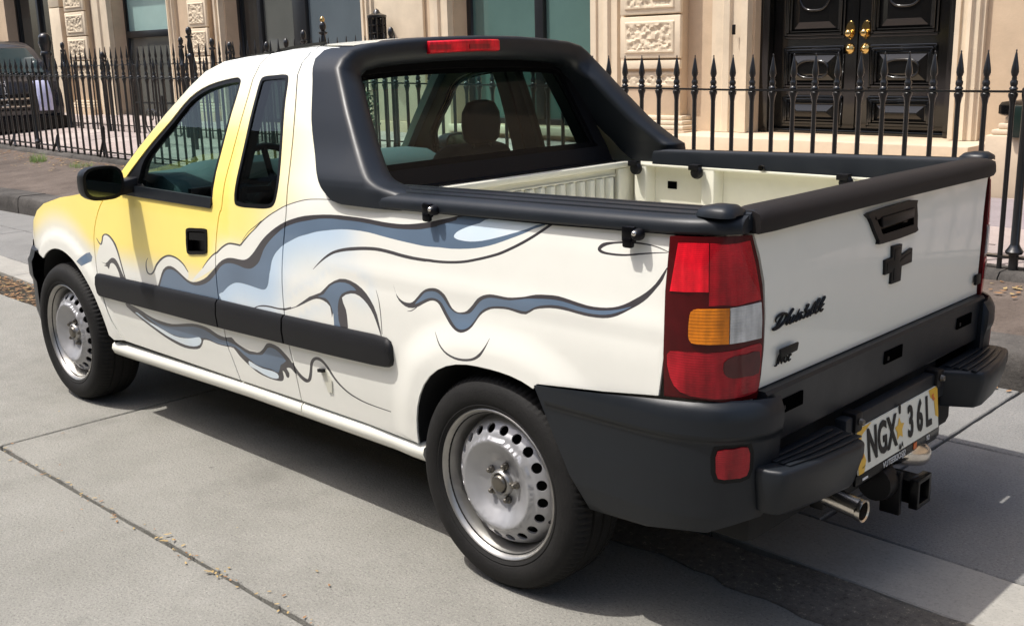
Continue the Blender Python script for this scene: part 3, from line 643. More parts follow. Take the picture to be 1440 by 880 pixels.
BLUE_EDGE=[(0.659,0.977),(0.725,0.968),(0.787,0.957),(0.835,0.945),(0.883,0.932),(0.925,0.916),(0.971,0.897),(0.994,0.881),(1.018,0.864),(1.039,0.836),(1.049,0.805),(1.055,0.790),(1.064,0.758),(1.079,0.738),(1.098,0.730),(1.122,0.730),(1.164,0.732),(1.207,0.735),(1.251,0.734),(1.284,0.728),(1.326,0.710),(1.362,0.686)]
CREST_EDGE=[(0.981,0.678),(0.915,0.698),(0.832,0.742),(0.770,0.764),(0.724,0.797),(0.666,0.822),(0.610,0.823),(0.556,0.806)]
# ------------------------------------------------------------------ the pickup truck: x forward, y to its left, z up; rear axle at x = 0
truck = thing('pickup_truck', 'white and yellow pickup truck with airbrushed blue wave art, parked by the kerb', 'pickup truck', (1.3, 0, 0))
ZS = [.2, .28, .36, .48, .62, .78, .93, 1.03, 1.08, 1.30, 1.46, 1.52, 1.56]
YS = [.765, .785, .798, .812, .822, .822, .812, .802, .792, .71, .64, .57, .45]
def fb(z):
    return float(np.mean(np.interp([z - .02, z, z + .02], ZS, YS)))
def arch_rear(x, z):      # >0 outside the opening
    return ((abs(x) / .335) ** 2.6 + (abs(z - .31) / .345) ** 2.6) ** (1 / 2.6) - 1
def arch_front(x, z):
    return (((x - 2.72) / .38) ** 2 + ((z - .315) / .38) ** 2) ** .5 - 1
def side_y(x, z):
    y = fb(z)
    if x > 2.2: y -= .055 * (x - 2.2) ** 2
    if x > 2.95: y -= .55 * (x - 2.95) ** 2
    if x < -.2: y -= .04 * (x + .2) ** 2
    d = arch_rear(x, z) * .34
    y += .013 * (1 - sstep(.035, .135, d)) if d > -.1 else .013
    d = arch_front(x, z) * .38
    if x > 2: y += .014 * (1 - sstep(.04, .10, d))
    y += .003 * (1 - sstep(0, .05, abs(z - .86))) * sstep(.9, .5, x) if x < .9 else 0
    return y
def side(x, z): return (x, side_y(x, z), z)
def side_r(x, z): return (x, -side_y(x, z), z)

WHITE = lin((232, 231, 222)); CREAM = lin((238, 226, 196)); YEL = lin((253, 228, 122)); KC = lin((62, 59, 62)); BC = lin((86, 103, 122)); CC = lin((208, 228, 243)); LB = lin((186, 207, 226)); HW = lin((240, 234, 220))
def mixc(a, b, t): return tuple(p + (q - p) * t for p, q in zip(a, b))
def dist_line(x, z, L):
    best = 9
    for (ax, az), (bx, bz) in zip(L, L[1:]):
        ex, ez = bx - ax, bz - az; l = ex * ex + ez * ez
        t = min(1, max(0, ((x - ax) * ex + (z - az) * ez) / (l + 1e-12)))
        best = min(best, math.hypot(x - ax - t * ex, z - az - t * ez))
    return best
def paint_col(x, z, c):
    if c == 'K' or c == 'Ks': return KC
    if c in ('B', 'Bs'):
        n = 0.5 + 0.5 * noise.noise(Vector((x * 6, z * 9, 3)))
        return mixc(BC, lin((106, 126, 148)), n * .8)
    if c == 'C': return mixc(CC, HW, .25 + .3 * noise.noise(Vector((x * 8, z * 8, 0))))
    y = sstep(1.52, 1.17, z) * sstep(.70, 1.25, x) * sstep(.66, .79, z)
    if x > 2.2:
        d = arch_front(x, z) * .38
        y *= sstep(.075, .21, d)
    if x < 1.3: y *= .9
    if x < 1.45 and c is None: y *= sstep(.80, .92, z) if x < 1.32 else 1 - (1 - sstep(.80, .92, z)) * sstep(1.45, 1.32, x)
    col = mixc(WHITE, YEL, y)
    if c == 'H':
        col = mixc(mixc(WHITE, CREAM, .5), WHITE, sstep(.0, .05, dist_line(x, z, BLUE_EDGE[:8])))
    if x < 1.45 and x > .1 and z > .55:
        d = dist_line(x, z, BLUE_EDGE)
        w = (1 - sstep(.0, .16, d)) * sstep(.35, .75, x)
        d2 = dist_line(x, z, CREST_EDGE)
        w2 = .45 * (1 - sstep(.0, .10, d2)) * sstep(0.045, 0.06, d2 + .02)
        if c is None: col = mixc(col, LB, max(w * .95, w2) if z < 1.0 else 0)
    return col

DOOR_F = [(2.254, .951), (2.304, .899), (2.345, .826), (2.361, .752), (2.362, .626), (2.332, .541), (2.29, .433), (2.236, .352)]
DOOR_R = [(1.335, .352), (1.363, .435), (1.382, .493), (1.396, .648), (1.399, .736), (1.391, .853), (1.366, .959), (1.347, .996), (1.334, 1.118), (1.326, 1.246), (1.321, 1.376), (1.325, 1.515)]
LINE2 = [(.955, .354), (.963, .479), (.977, .549), (.982, .639), (.984, .732), (.978, .845), (.964, .936), (.954, 1.026), (.965, 1.123), (1.004, 1.288), (1.060, 1.44), (1.092, 1.535)]
ROOFLINE = [(1.092, 1.535), (1.22, 1.528), (1.325, 1.515), (1.45, 1.507), (1.579, 1.492), (1.66, 1.457), (1.734, 1.404), (1.857, 1.301), (2.000, 1.175), (2.11, 1.07), (2.254, .951)]
def sm(p): return catmull(p, closed=False, sub=3)
DF, DR, L2 = sm(DOOR_F), sm(DOOR_R), sm(LINE2)
WIN = catmull([(2.105, 1.005), (1.93, .995), (1.65, .992), (1.43, .99), (1.412, 1.01), (1.408, 1.05), (1.398, 1.25), (1.392, 1.40), (1.405, 1.428), (1.45, 1.432), (1.60, 1.408), (1.712, 1.362), (1.806, 1.277), (1.914, 1.19), (2.02, 1.09), (2.095, 1.02)], sub=3)
QWIN = catmull([(1.274, 1.42), (1.255, 1.436), (1.20, 1.44), (1.128, 1.442), (1.105, 1.425), (1.088, 1.36), (1.054, 1.255), (1.016, 1.12), (1.012, 1.06), (1.028, 1.022), (1.07, 1.008), (1.15, 1.003), (1.24, 1.002), (1.268, 1.02), (1.268, 1.10), (1.270, 1.25), (1.274, 1.36)], sub=3)
# arch edges
def arch_pts(fr, n=26, grow=0.0):
    pts = []
    for i in range(n + 1):
        a = math.pi * i / n
        c, s = math.cos(a), math.sin(a)
        if fr: pts.append((2.72 + (.38 + grow) * c, .315 + (.38 + grow) * s))
        else:
            k = (abs(c / .335) ** 2.6 + abs(s / .345) ** 2.6) ** (-1 / 2.6)
            pts.append(((k + grow) * c, .31 + (k + grow) * s))
    return pts
AF = arch_pts(True); AR = arch_pts(False)
DOORP = DF + DR[0:] + [p for p in ROOFLINE if 1.34 < p[0] < 2.2]
REARP = DR[::-1] + [(1.332, .352)] [:0] + L2 + [(1.22, 1.528)]
FEND = [(2.236, .352), (2.30, .345)] + [p for p in AF[::-1] if p[1] > .34 and p[0] < 2.72] + [p for p in AF[::-1] if p[0] >= 2.72 and p[1] > .60] + [(3.20, .62), (3.215, .66), (3.17, .72), (3.09, .79), (3.0, .845), (2.90, .885), (2.69, .93), (2.45, .962), (2.254, .972)] + DF[:-1]
BEDP = L2 + [(.96, 1.53), (.93, 1.40), (.86, 1.24), (.76, 1.09), (.66, 1.062), (.3, 1.062), (-.2, 1.07), (-.50, 1.078), (-.584, 1.08), (-.592, .965), (-.581, .829), (-.563, .690), (-.40, .668), (-.183, .648)] + [p for p in AR[::-1] if p[1] > .345 and p[0] > -.17] + [(.345, .352), (.60, .352)]

def side_panel(name, outline, holes=(), art=True, right=False, grid=.022):
    return patch(name, inset(outline, .0030), side_r if right else side, M['paint'], truck, (0, -1 if right else 1, 0), holes, [(k, catmull(p, sub=2) if not k.endswith('s') else p) for k, p in ART] if art and not right else [], paint_col, grid, .006)
for right in (False, True):
    fender = side_panel('fender', FEND, right=right)
    HB = catmull([(1.585, .895), (1.52, .902), (1.455, .905), (1.447, .89), (1.449, .84), (1.458, .815), (1.52, .806), (1.58, .801), (1.592, .82), (1.593, .87)], sub=3)
    door = side_panel('door', DOORP, [WIN, inset(HB, .006)], right=right)
    rearp = side_panel('rear_door', REARP, [QWIN], right=right)
    bedp = side_panel('bed_side', BEDP, right=right)
    sgn = -1 if right else 1
    for nm, ln, par in (('seam_shade_seal', DF, door), ('seam_shade_seal', DR, door), ('seam_shade_seal', L2, rearp)):
        secs = []
        for k in range(len(ln)):
            a, b = ln[max(k - 1, 0)], ln[min(k + 1, len(ln) - 1)]
            tx, tz = b[0] - a[0], b[1] - a[1]; l = math.hypot(tx, tz)
            secs.append([(ln[k][0] + o * -tz / l, sgn * (side_y(*ln[k]) - .0095), ln[k][1] + o * tx / l) for o in (-.016, .016)])
        MB().loft(secs, closed=False, caps=False).build(nm, M['recess_shade'], par)  # seal strips coloured near-black to paint the shade in the panel gaps
    mp = (lambda a, b, s=sgn, o=0.0: (a, s * (side_y(a, b) + o), b))
    def off(o, s=sgn): return lambda a, b: (a, s * (side_y(a, b) + o), b)
    # door window: black frame, mirror sail, glass
    inner = catmull([(1.955, 1.025), (1.80, 1.018), (1.60, 1.016), (1.44, 1.016), (1.428, 1.05), (1.417, 1.25), (1.410, 1.395), (1.43, 1.416), (1.585, 1.394), (1.697, 1.350), (1.79, 1.267), (1.89, 1.182), (1.945, 1.125), (1.957, 1.07)], sub=3)
    patch('window_frame', inset(WIN, .001), off(-.004), M['black'], door, (0, sgn, 0), [inner], grid=.05, thick=.02)
    patch('window_glass', inset(inner, -.004), off(-.014), M['glass'], door, (0, sgn, 0), grid=.06, thick=0)
    patch('waist_seal', [(2.09, .985), (1.75, .983), (1.418, .982), (1.410, 1.0), (1.412, 1.020), (1.75, 1.023), (2.07, 1.026)], off(.007), M['plastic'], door, (0, sgn, 0), grid=.06, thick=.03)
    # quarter window
    qi = inset(QWIN, .014)
    patch('window_frame', inset(QWIN, .001), off(.0005), M['black'], rearp, (0, sgn, 0), [qi], grid=.05, thick=.02)
    patch('window_glass', inset(QWIN, .010), off(-.004), M['privacy'], rearp, (0, sgn, 0), grid=.06, thick=0)
    # inner cabin trim
    patch('cabin_trim', inset(DOORP, .01), off(-.045), M['trim'], door, (0, -sgn, 0), [inset(inner, -.01)], grid=.08, thick=.02)
    patch('cabin_trim', inset(REARP, .005), off(-.045), M['trim'], rearp, (0, -sgn, 0), [inset(QWIN, .01)], grid=.08, thick=.02)
    # door handle: recessed black bowl with a pull flap
    hb = catmull([(1.585, .895), (1.52, .902), (1.455, .905), (1.447, .89), (1.449, .84), (1.458, .815), (1.52, .806), (1.58, .801), (1.592, .82), (1.593, .87)], sub=3)
    hd = patch('door_handle', hb, off(.004), M['gloss'], door, (0, sgn, 0), [inset(hb, .012)], grid=.03, thick=.02)
    patch('handle_bowl', inset(hb, .002), off(-.022), M['gloss'], door, (0, sgn, 0), grid=.03, thick=0)
    patch('handle_flap', inset([(1.583, .889), (1.457, .898), (1.456, .853), (1.583, .846)],   .008), off(.001), M['gloss'], door, (0, sgn, 0), grid=.03, thick=.015)
    # black rubbing strips, one per panel
    def strip(name, poly, parent):
        b = MB()
        top = [p for p in poly]
        secs = []
        for (x, zb, zt) in top:
            y = side_y(x, .6)
            secs.append([(x, sgn * (y - .006), zb), (x, sgn * (y + .016), zb + .006), (x, sgn * (y + .021), (zb + zt) / 2), (x, sgn * (y + .017), zt - .012), (x, sgn * (y + .008), zt), (x, sgn * (y - .006), zt)])
        return b.loft(secs).build(name, M['mould'], parent, angle=50)
    strip('side_moulding', [(2.352, .545, .632), (2.34, .534, .634), (2.31, .534, .636), (2.0, .538, .643), (1.7, .542, .649), (1.400, .546, .655)], door)
    strip('side_moulding', [(1.391, .546, .655), (1.2, .551, .657), (.985, .556, .660)], rearp)
    strip('side_moulding', [(.975, .556, .660), (.7, .563, .666), (.50, .570, .671), (.445, .574, .669), (.425, .584, .660), (.418, .60, .645)], bedp)
    # sill, with a joint below the rear door
    for x0, x1 in ((.958, 2.345), (.318, .952)):
        secs = []
        for i in range(9):
            x = x0 + (x1 - x0) * i / 8
            zt = .350 - .02 * max(0, (x - 1.33)) 
            y = side_y(x, .35) if x < 2.2 else side_y(2.2, .35)
            y = min(y, .803)
            secs.append([(x, sgn * (y - .10), zt - .055), (x, sgn * (y - .02), zt - .062), (x, sgn * (y - .004), zt - .05), (x, sgn * (y + .006), zt - .028), (x, sgn * (y + .002), zt - .010), (x, sgn * (y - .012), zt - .001), (x, sgn * (y - .10), zt - .001)])
        MB().loft(secs).build('sill', M['white'], truck, angle=60)
    # black wheel-arch liners
    for fr in (True, False):
        secs = [[(x, sgn * (side_y(x, max(z, .36)) - .018), z), (x, sgn * .45, z)] for x, z in arch_pts(fr, 20, .012)]
        MB().loft(secs, closed=False, caps=False).build('arch_liner', M['dark'], truck)
    # mirror
    mb = MB()
    secs = []
    for k, (x, s) in enumerate(((2.075, .55), (2.06, .80), (2.03, .96), (1.99, 1.0), (1.975, .985))):
        cy, cz = .930, 1.048; ring = []
        for i in range(28):
            a = 2 * math.pi * i / 28
            ca, sa = math.cos(a), math.sin(a)
            r = (abs(ca) ** 3.2 + abs(sa) ** 3.2) ** (-1 / 3.2)
            ring.append((x, sgn * (cy + .083 * s * r * ca), cz + (.066 + .006 * sgn * 0) * s * r * sa + .010 * -ca * 0))
        secs.append(ring)
    mir = mb.loft(secs).build('door_mirror', M['black'], truck, angle=50)
    ring = [(sgn * (.930 + .070 * (abs(math.cos(a)) ** 3.2 + abs(math.sin(a)) ** 3.2) ** (-1 / 3.2) * math.cos(a)), 1.050 + .053 * (abs(math.cos(a)) ** 3.2 + abs(math.sin(a)) ** 3.2) ** (-1 / 3.2) * math.sin(a)) for a in (2 * math.pi * i / 28 for i in range(28))]
    MB().prism(ring, 'x', 1.9735, 1.980).build('mirror_glass', M['mirror'], mir)
    MB().loft([[(x + dx, y * sgn, z + dz) for dx, dz in ((-.035, -.030), (.035, -.030), (.035, .026), (-.035, .026))] for x, y, z in ((2.04, .91, 1.018), (2.02, .84, 1.022), (2.0, .76, 1.04))]).build('mirror_arm', M['black'], mir, bevel=.008)
    if not right:
        MB().prism([(2.40, .69), (2.52, .665), (2.53, .675), (2.47, .715), (2.41, .72)], 'y', .8205, .824) if False else None
        ov = catmull([(.72, .5), (.71, .515), (.69, .515), (.68, .5), (.685, .455), (.70, .44), (.715, .455)], sub=2)
        # small chipped plate left of a lost badge on the bed side
        chip = patch('lock_cover', [(.803, .500), (.775, .505), (.752, .470), (.760, .428), (.782, .424), (.79, .46)], off(.0035), M['bedwhite'], bedp, (0, 1, 0), grid=.05, thick=.004)
        MB().prism([(.812, .503), (.778, .507), (.779, .496), (.811, .492)], 'y', .8145, .826).build('lock_slot', M['ink'], bedp, bevel=.001)

# ------------------------------------------------------------------ roof, windscreen, bonnet, front end
roof_x = [1.0, 1.092, 1.22, 1.325, 1.45, 1.579, 1.66, 1.70]
def roof_edge(x):
    return float(np.interp(x, [p[0] for p in [(.85, 1.53)] + ROOFLINE], [p[1] for p in [(.85, 1.53)] + ROOFLINE]))
secs = []
for x in [.90, 1.0, 1.06, 1.15, 1.25, 1.35, 1.45, 1.55, 1.62, 1.67]:
    zr = roof_edge(x); ye = side_y(x, zr)
    secs.append([(x + .05 * (1 - (t * t)) * (x > 1.6), ye * t, zr + .020 * (1 - t * t) + .004 * (1 - abs(t) ** 8)) for t in [-1, -.98, -.94, -.85, -.7, -.45, -.2, 0, .2, .45, .7, .85, .94, .98, 1]])
roof = MB().loft(secs, closed=False, caps=False).build('roof', M['white'], truck, angle=60)
secs = []
for x in [.90, 1.1, 1.3, 1.5, 1.64]:
    zr = roof_edge(x) - .03; ye = side_y(x, zr) - .03
    secs.append([(x, ye * t, zr + .018 * (1 - t * t)) for t in (-1, -.6, 0, .6, 1)])
MB().loft(secs, closed=False, caps=False).build('roof_lining', M['trim'], roof)
WS = [(1.655, 1.46), (1.734, 1.404), (1.857, 1.301), (2.000, 1.175), (2.11, 1.07), (2.235, .968)]
secs = []
for x, z in WS:
    ye = side_y(x, z) - .012
    secs.append([(x + .10 * (1 - t * t) + .004, ye * t, z + .012 * (1 - t * t)) for t in (-1, -.8, -.5, -.2, 0, .2, .5, .8, 1)])
MB().loft(secs, closed=False, caps=False).build('windscreen', M['glass'], truck, angle=60)
for s in (1, -1):
    MB().loft([[(x - .02, s * (side_y(x, z) - .012), z), (x + .02, s * (side_y(x, z) - .012), z), (x + .03, s * (side_y(x, z) - .085), z), (x - .01, s * (side_y(x, z) - .085), z - .01)] for x, z in WS]).build('windscreen_pillar', M['dash'], truck, angle=50)
BT = [(2.20, .968), (2.35, .965), (2.45, .959), (2.57, .944), (2.69, .927), (2.80, .905), (2.90, .882), (3.0, .842), (3.09, .787), (3.17, .717), (3.212, .657)]
secs = []
for x, z in BT:
    ye = side_y(x, z) - .004
    secs.append([(x + .13 * (1 - t * t) * sstep(2.8, 3.2, x), ye * t, z + .028 * (1 - t * t)) for t in [-1, -.97, -.9, -.75, -.5, -.2, 0, .2, .5, .75, .9, .97, 1]])
ybm = bpy.data.materials.get('bonnet_paint') or mat('bonnet_paint', YEL, rough=.32, coat=.5, var=.03, vscale=3)
MB().loft(secs, closed=False, caps=False).build('bonnet', ybm, truck, angle=60)
# front face: grille, lamps, bumper
secs = []
for z, dx in ((.68, 0), (.60, .03), (.52, .035)):
    secs.append([(3.21 + dx + .13 * (1 - t * t), (side_y(3.2, .62)) * t, z) for t in [-1, -.8, -.5, 0, .5, .8, 1]])
MB().loft(secs, closed=False, caps=False).build('grille', M['black'], truck)
bpf = [(3.06, .80), (3.14, .785), (3.22, .745), (3.28, .66), (3.33, .5), (3.36, .25), (3.37, 0)]
bpf = bpf + [(x, -y) for x, y in bpf[-2::-1]]
secs = []
for x, y in bpf:
    n = Vector((x - 2.4, y, 0)).normalized()
    secs.append([(x + n.x * o, y + n.y * o, z) for o, z in ((-.05, .655), (-.01, .65), (.0, .62), (.012, .60), (.012, .53), (.0, .50), (0, .36), (-.02, .27), (-.07, .25))])
MB().loft(secs, closed=False, caps=False).build('front_bumper', M['plastic'], truck, angle=40)
for s in (1, -1):
    hl = catmull([(.50, .70), (.62, .74), (.70, .735), (.715, .68), (.66, .60), (.50, .60), (.44, .63)], sub=2)
    MB().prism([(y * s, z) for y, z in hl], 'x', 3.16, 3.235).build('headlight', M['clear'], truck, bevel=.01)

# ------------------------------------------------------------------ styling hoop over the back of the cab
hoop_side = [(1.0565, .640, .36), (1.064, .687, .365), (1.080, .715, .372), (1.100, .743, .385), (1.110, .753, .415), (1.117, .760, .452), (1.124, .766, .484), (1.134, .774, .511), (1.153, .791, .541), (1.192, .823, .590), (1.241, .862, .643), (1.30, .898, .696), (1.345, .919, .737), (1.42, .952, .798), (1.462, .975, .832)]
secs = []
def hoop_sec(x_f, x_r, o, i, q=0.0):
    """o, i = outer and inner (y, z); flat faces with tight rounded edges"""
    L = lambda t: (o[0] + (i[0] - o[0]) * t, o[1] + (i[1] - o[1]) * t)
    return [(x_f, *o), (x_r + .030 + .14 * q, *o), (x_r + .016 + .07 * q, *L(.015 + .02 * q)), (x_r + .006 + .02 * q, *L(.06 + .05 * q)), (x_r, *L(.15 + .1 * q)), (x_r + .001, *L(.55)), (x_r + .010, *L(.82)), (x_r + .03, *L(.97)), (x_r + .05, *i), (x_f + .01, *i)]
half = []
def hoop_y(z):
    return float(np.mean([np.interp(q, [1.05, 1.08, 1.11, 1.14, 1.18, 1.22, 1.26, 1.30, 1.46, 1.50], [.8145, .8145, .811, .800, .776, .754, .737, .721, .650, .62]) for q in (z - .012, z, z + .012)]))
for z, xf, xr in catmull(hoop_side, closed=False, sub=2):
    y = hoop_y(z)
    half.append((xf, xr, (y, z), (y - .115, z if z < 1.4 else z - .03 * min(1, (z - 1.4) / .03)), 1 - sstep(1.095, 1.135, z)))
half += [(.998, .842, (.618, 1.492), (.520, 1.435)), (1.003, .846, (.575, 1.519), (.50, 1.448)), (1.004, .845, (.50, 1.535), (.44, 1.458)), (1.004, .84, (.36, 1.547), (.33, 1.466)), (1.004, .835, (.20, 1.556), (.18, 1.472)), (1.004, .832, (0, 1.559), (0, 1.474))]
for h in half: secs.append(hoop_sec(*h))
for h in half[-2::-1]: secs.append(hoop_sec(h[0], h[1] if h[2][1] > 1.138 else max(h[1], .500), (-h[2][0], h[2][1]), (-h[3][0], h[3][1]), *[0 for _ in h[4:]]))
hoop = MB().loft(secs).build('styling_hoop', M['plastic'], truck, angle=70, bevel=0)
# third brake light on the hoop
bl = MB().loft([[(.822, y, 1.505 + dz), (.822, y, 1.542 + dz), (.85, y, 1.548 + dz), (.85, y, 1.500 + dz)] for y, dz in ((.262, -.004), (.12, 0), (.0, .001), (-.08, 0))]).build('brake_light', M['redlight'], truck, bevel=.004)
for y in (.19, .0):
    MB().box(.8195, .8225, y - .055 + .03, y + .045 + .03, 1.512, 1.528).build('brake_light_bulb_row', M['midred'], bl)

# rear window in its black frame
def rw(y, z):
    x = .79 + (z - 1.09) * (.145 / .34)
    return (x + .03 * (1 - (y / .56) ** 2), y, z)
RWO = [(-.665, 1.03), (.665, 1.03), (.655, 1.12), (.60, 1.35), (.57, 1.44), (.50, 1.478), (0, 1.492), (-.50, 1.478), (-.57, 1.44), (-.60, 1.35), (-.655, 1.12)]
RWI = catmull([(-.585, 1.118), (-.3, 1.116), (0, 1.115), (.3, 1.116), (.585, 1.118), (.597, 1.135), (.575, 1.23), (.545, 1.38), (.53, 1.418), (.49, 1.432), (.3, 1.443), (0, 1.447), (-.3, 1.443), (-.49, 1.432), (-.53, 1.418), (-.545, 1.38), (-.575, 1.23), (-.597, 1.135)], sub=2)
rwf = patch('rear_window_frame', RWO, rw, M['black'], truck, (-1, 0, 0), [RWI], grid=.06, thick=.035)
def rwg(y, z): p = rw(y, z); return (p[0] + .012, p[1], p[2])
patch('rear_glass', inset(RWI, -.01), rwg, M['rearglass'], rwf, (-1, 0, 0), grid=.1, thick=0)
patch('ceramic_border', inset(RWI, -.004), lambda y, z: (rwg(y, z)[0] - .003, y, z), M['gloss'], rwf, (-1, 0, 0), [inset(RWI, .02)], grid=.06, thick=0)
# ------------------------------------------------------------------ bed
bed = MB()
bed.box(-.665, .72, -.704, .704, .60, .62)
bedfloor = bed.build('bed_floor', M['bedwhite'], truck)
for i in range(9):
    y = -.56 + i * .14
    MB().box(-.65, .70, y - .028, y + .028, .6205, .632).build('floor_rib', M['bedwhite'], bedfloor, bevel=.005)
fw = MB().box(.705, .74, -.715, .715, .62, 1.055).build('bed_front_wall', M['bedwhite'], truck, bevel=.006)
MB().box(.680, .7045, -.655, .655, 1.035, 1.058).build('top_flange', M['bedwhite'], fw, bevel=.006)
for s in (1, -1):
    MB().box(.685, .7045, s * .60, s * .700, .62, 1.034).build('corner_flange', M['bedwhite'], fw, bevel=.006)
pb = MB().box(.693, .7045, -.594, .594, .66, .685).box(.693, .7045, -.594, .594, 1.005, 1.012).build('panel_surround', M['bedwhite'], fw, bevel=.003)
MB().box(.7005, .7048, -.592, -.575, .69, 1.0).build('dark_gap', M['ink'], fw)
for i in range(20):
    y = -.555 + i * .0585
    MB().prism([(.704, y - .022), (.684, y - .012), (.684, y + .012), (.704, y + .022)], 'z', .687, 1.003).build('pressed_rib', M['bedwhite'], fw, bevel=.003)
for s in (1, -1):
    iw = MB().box(-.70, .70, s * .705, s * .716, .62, 1.045).build('bed_inner_wall', M['bedwhite'], truck)
    for x in (.62, .30, -.27):
        w = .028
        MB().prism([(x - w - .012, s * .7048), (x - w, s * .655), (x + w, s * .655), (x + w + .012, s * .7048)], 'z', .62, 1.058).build('bed_post', M['bedwhite'], iw, bevel=.004)
    MB().box(-.70, .70, s * .653, s * .7045, 1.043, 1.056).build('wall_lip', M['bedwhite'], iw, bevel=.006)
    MB().prism([(s * .7046, .62), (s * .7046, .84), (s * .670, .815), (s * .640, .62)], 'x', -.70, .70).build('lower_step', M['bedwhite'], iw, bevel=.006)
    MB().box(.475, .52, s * .7035, s * .7049, .955, .985).build('access_hole', M['recess_shade'], iw, bevel=.0008)
    # rear corner pillar beside the tailgate
    MB().box(-.722, -.66, s * .655, s * .70, .62, 1.075).build('corner_pillar', M['bedwhite'], truck, bevel=.005)
    # wheel box inside the bed
    MB().prism([(-.36, .62), (-.30, .74), (-.15, .80), (.15, .80), (.30, .74), (.36, .62)], 'y', s * .50, s * .700).build('wheel_box', M['bedwhite'], truck, bevel=.02)
    # rail cap with three grooves, turned round the rear corner
    secs = []
    for i in range(46):
        x = .56 + (-.730 - .56) * i / 45
        yo = side_y(x, 1.04) + .012 - .026 * sstep(.46, .56, x)
        if x < -.525:
            u = min(1, (-.525 - x) / .22)
            yo = (side_y(-.525, 1.04) + .012) - .118 * (1 - math.sqrt(max(0, 1 - u ** 2.4)))
        yi = .655
        ht = 1.1225 - .0190 * x - .006 * sstep(.50, .56, x)
        zb = 1.0685 - .024 * x
        zi = 1.046 if x > -.62 else 1.090
        pr = [(yi, zi), (yi, ht - .016), (yi + .004, ht - .006), (yi + .012, ht - .001)]
        span = yo - .022 - (yi + .018)
        for g in range(3):
            a = yi + .018 + span * (g + .35) / 3.2
            w_ = span / 3.2
            dz = lambda t: .013 * max(0, min(1, (t - yi - .018) / span)) ** 1.5
            pr += [(a, ht - dz(a)), (a + .003, ht - dz(a) - .010), (a + w_ * .42, ht - dz(a + w_ * .42) - .010), (a + w_ * .42 + .002, ht - dz(a + w_ * .42) + .0008)]
        pr += [(yo - .020, ht - .013), (yo - .010, ht - .018), (yo - .003, ht - .026), (yo, ht - .038), (yo, zb + .006), (yo - .004, zb), (yo - .03, zb), (yo - .03, max(zi, 1.046))]
        secs.append([(x, s * y, z) for y, z in pr])
    rail = MB().loft(secs).build('bed_rail', M['plastic'], truck, angle=30)
    # rounded pad at the rear end of the rail
    sec2 = []
    for x, w, h in ((-.722, .016, .004), (-.717, .036, .020), (-.70, .044, .028), (-.665, .044, .028), (-.635, .038, .022), (-.618, .020, .008)):
        sec2.append([(x, s * (.738 + w * math.cos(a)), 1.124 + max(0, h * math.sin(a) ** .6 if math.sin(a) > 0 else 0)) for a in (math.pi * k / 10 for k in range(11))])
    MB().loft(sec2, closed=False, caps=True).build('end_pad', M['plastic'], rail, angle=60)
    # tie-down hooks
    for x in (.235, -.475):
        y0 = side_y(x, 1.04) + .010
        h = MB().box(x - .014, x + .024, s * y0, s * (y0 + .016), 1.052, 1.092)
        h.box(x - .010, x + .018, s * (y0 + .003), s * (y0 + .021), 1.040, 1.066)
        hk = h.build('tie_hook', M['gloss'], truck, bevel=.006)
        MB().lathe([(0, .026), (.008, .025), (.013, .019), (.0145, .010), (.0145, 0)], (x - .022, s * y0 if s > 0 else s * y0 - .026, 1.074), 'y', 14).build('hook_knob', M['black'], hk, angle=60)
        MB().lathe([(0, .029), (.005, .028), (.007, .024)], (x - .022, s * y0 if s > 0 else s * y0 - .029, 1.078), 'y', 10).build('hook_bolt', M['chrome'], hk, angle=60)
    for x in (.62, .33, -.28):
        yy = s * .648
        k = MB().lathe([(0, -.016), (.022, -.014), (.026, 0), (.022, .012), (0, .014)], (x, s * .628, 1.036), 'y', 14)
        k.box(x - .012, x + .03, s * .612, s * .645, 1.045, 1.066)
        k.build('inner_hook', M['black'], truck, bevel=.002)
    for x in (.06, -.45):
        MB().lathe([(0, -.008), (.007, -.007), (.011, 0), (.011, .01)], (x, s * .648, 1.066), 'y', 10).build('rail_bolt', M['bolt'], rail)
# cab wall strip under the window
MB().box(.742, .79, -.66, .66, .60, 1.06).build('cab_back_wall', M['black'], truck)
# ------------------------------------------------------------------ tailgate
def tg(y, z):
    u = (z - .88) / .2
    return (-.730 - .010 * (1 - min(1, u * u)) - .006 * (1 - (y / .7) ** 2), y, z)
LE = [(.690, 1.085), (.668, 1.03), (.651, .965), (.645, .88), (.645, .80), (.650, .74), (.662, .705)]
TGP = LE + [(-y, z) for y, z in LE[::-1]]
tgate = patch('tailgate', TGP, tg, M['white'], truck, (-1, 0, 0), grid=.05, thick=.03)
MB().box(-.705, -.675, -.650, .650, .62, 1.08).build('tailgate_inner', M['bedwhite'], tgate)
secs = []
for i in range(25):
    y = .694 - 1.388 * i / 24
    b = .004 * (1 - (y / .7) ** 2)
    e = .006 if abs(y) > .69 else 0
    secs.append([(-.752 - b + e, y, 1.082 + b), (-.758 - b + e, y, 1.094), (-.757 - b + e, y, 1.118 - e), (-.748, y, 1.132 + b - e), (-.730, y, 1.139 + b - e), (-.70, y, 1.141 + b - e), (-.672, y, 1.136 - e), (-.660, y, 1.122), (-.660, y, 1.088), (-.70, y, 1.083)])
MB().loft(secs).build('tailgate_cap', M['cap'], tgate, angle=50)
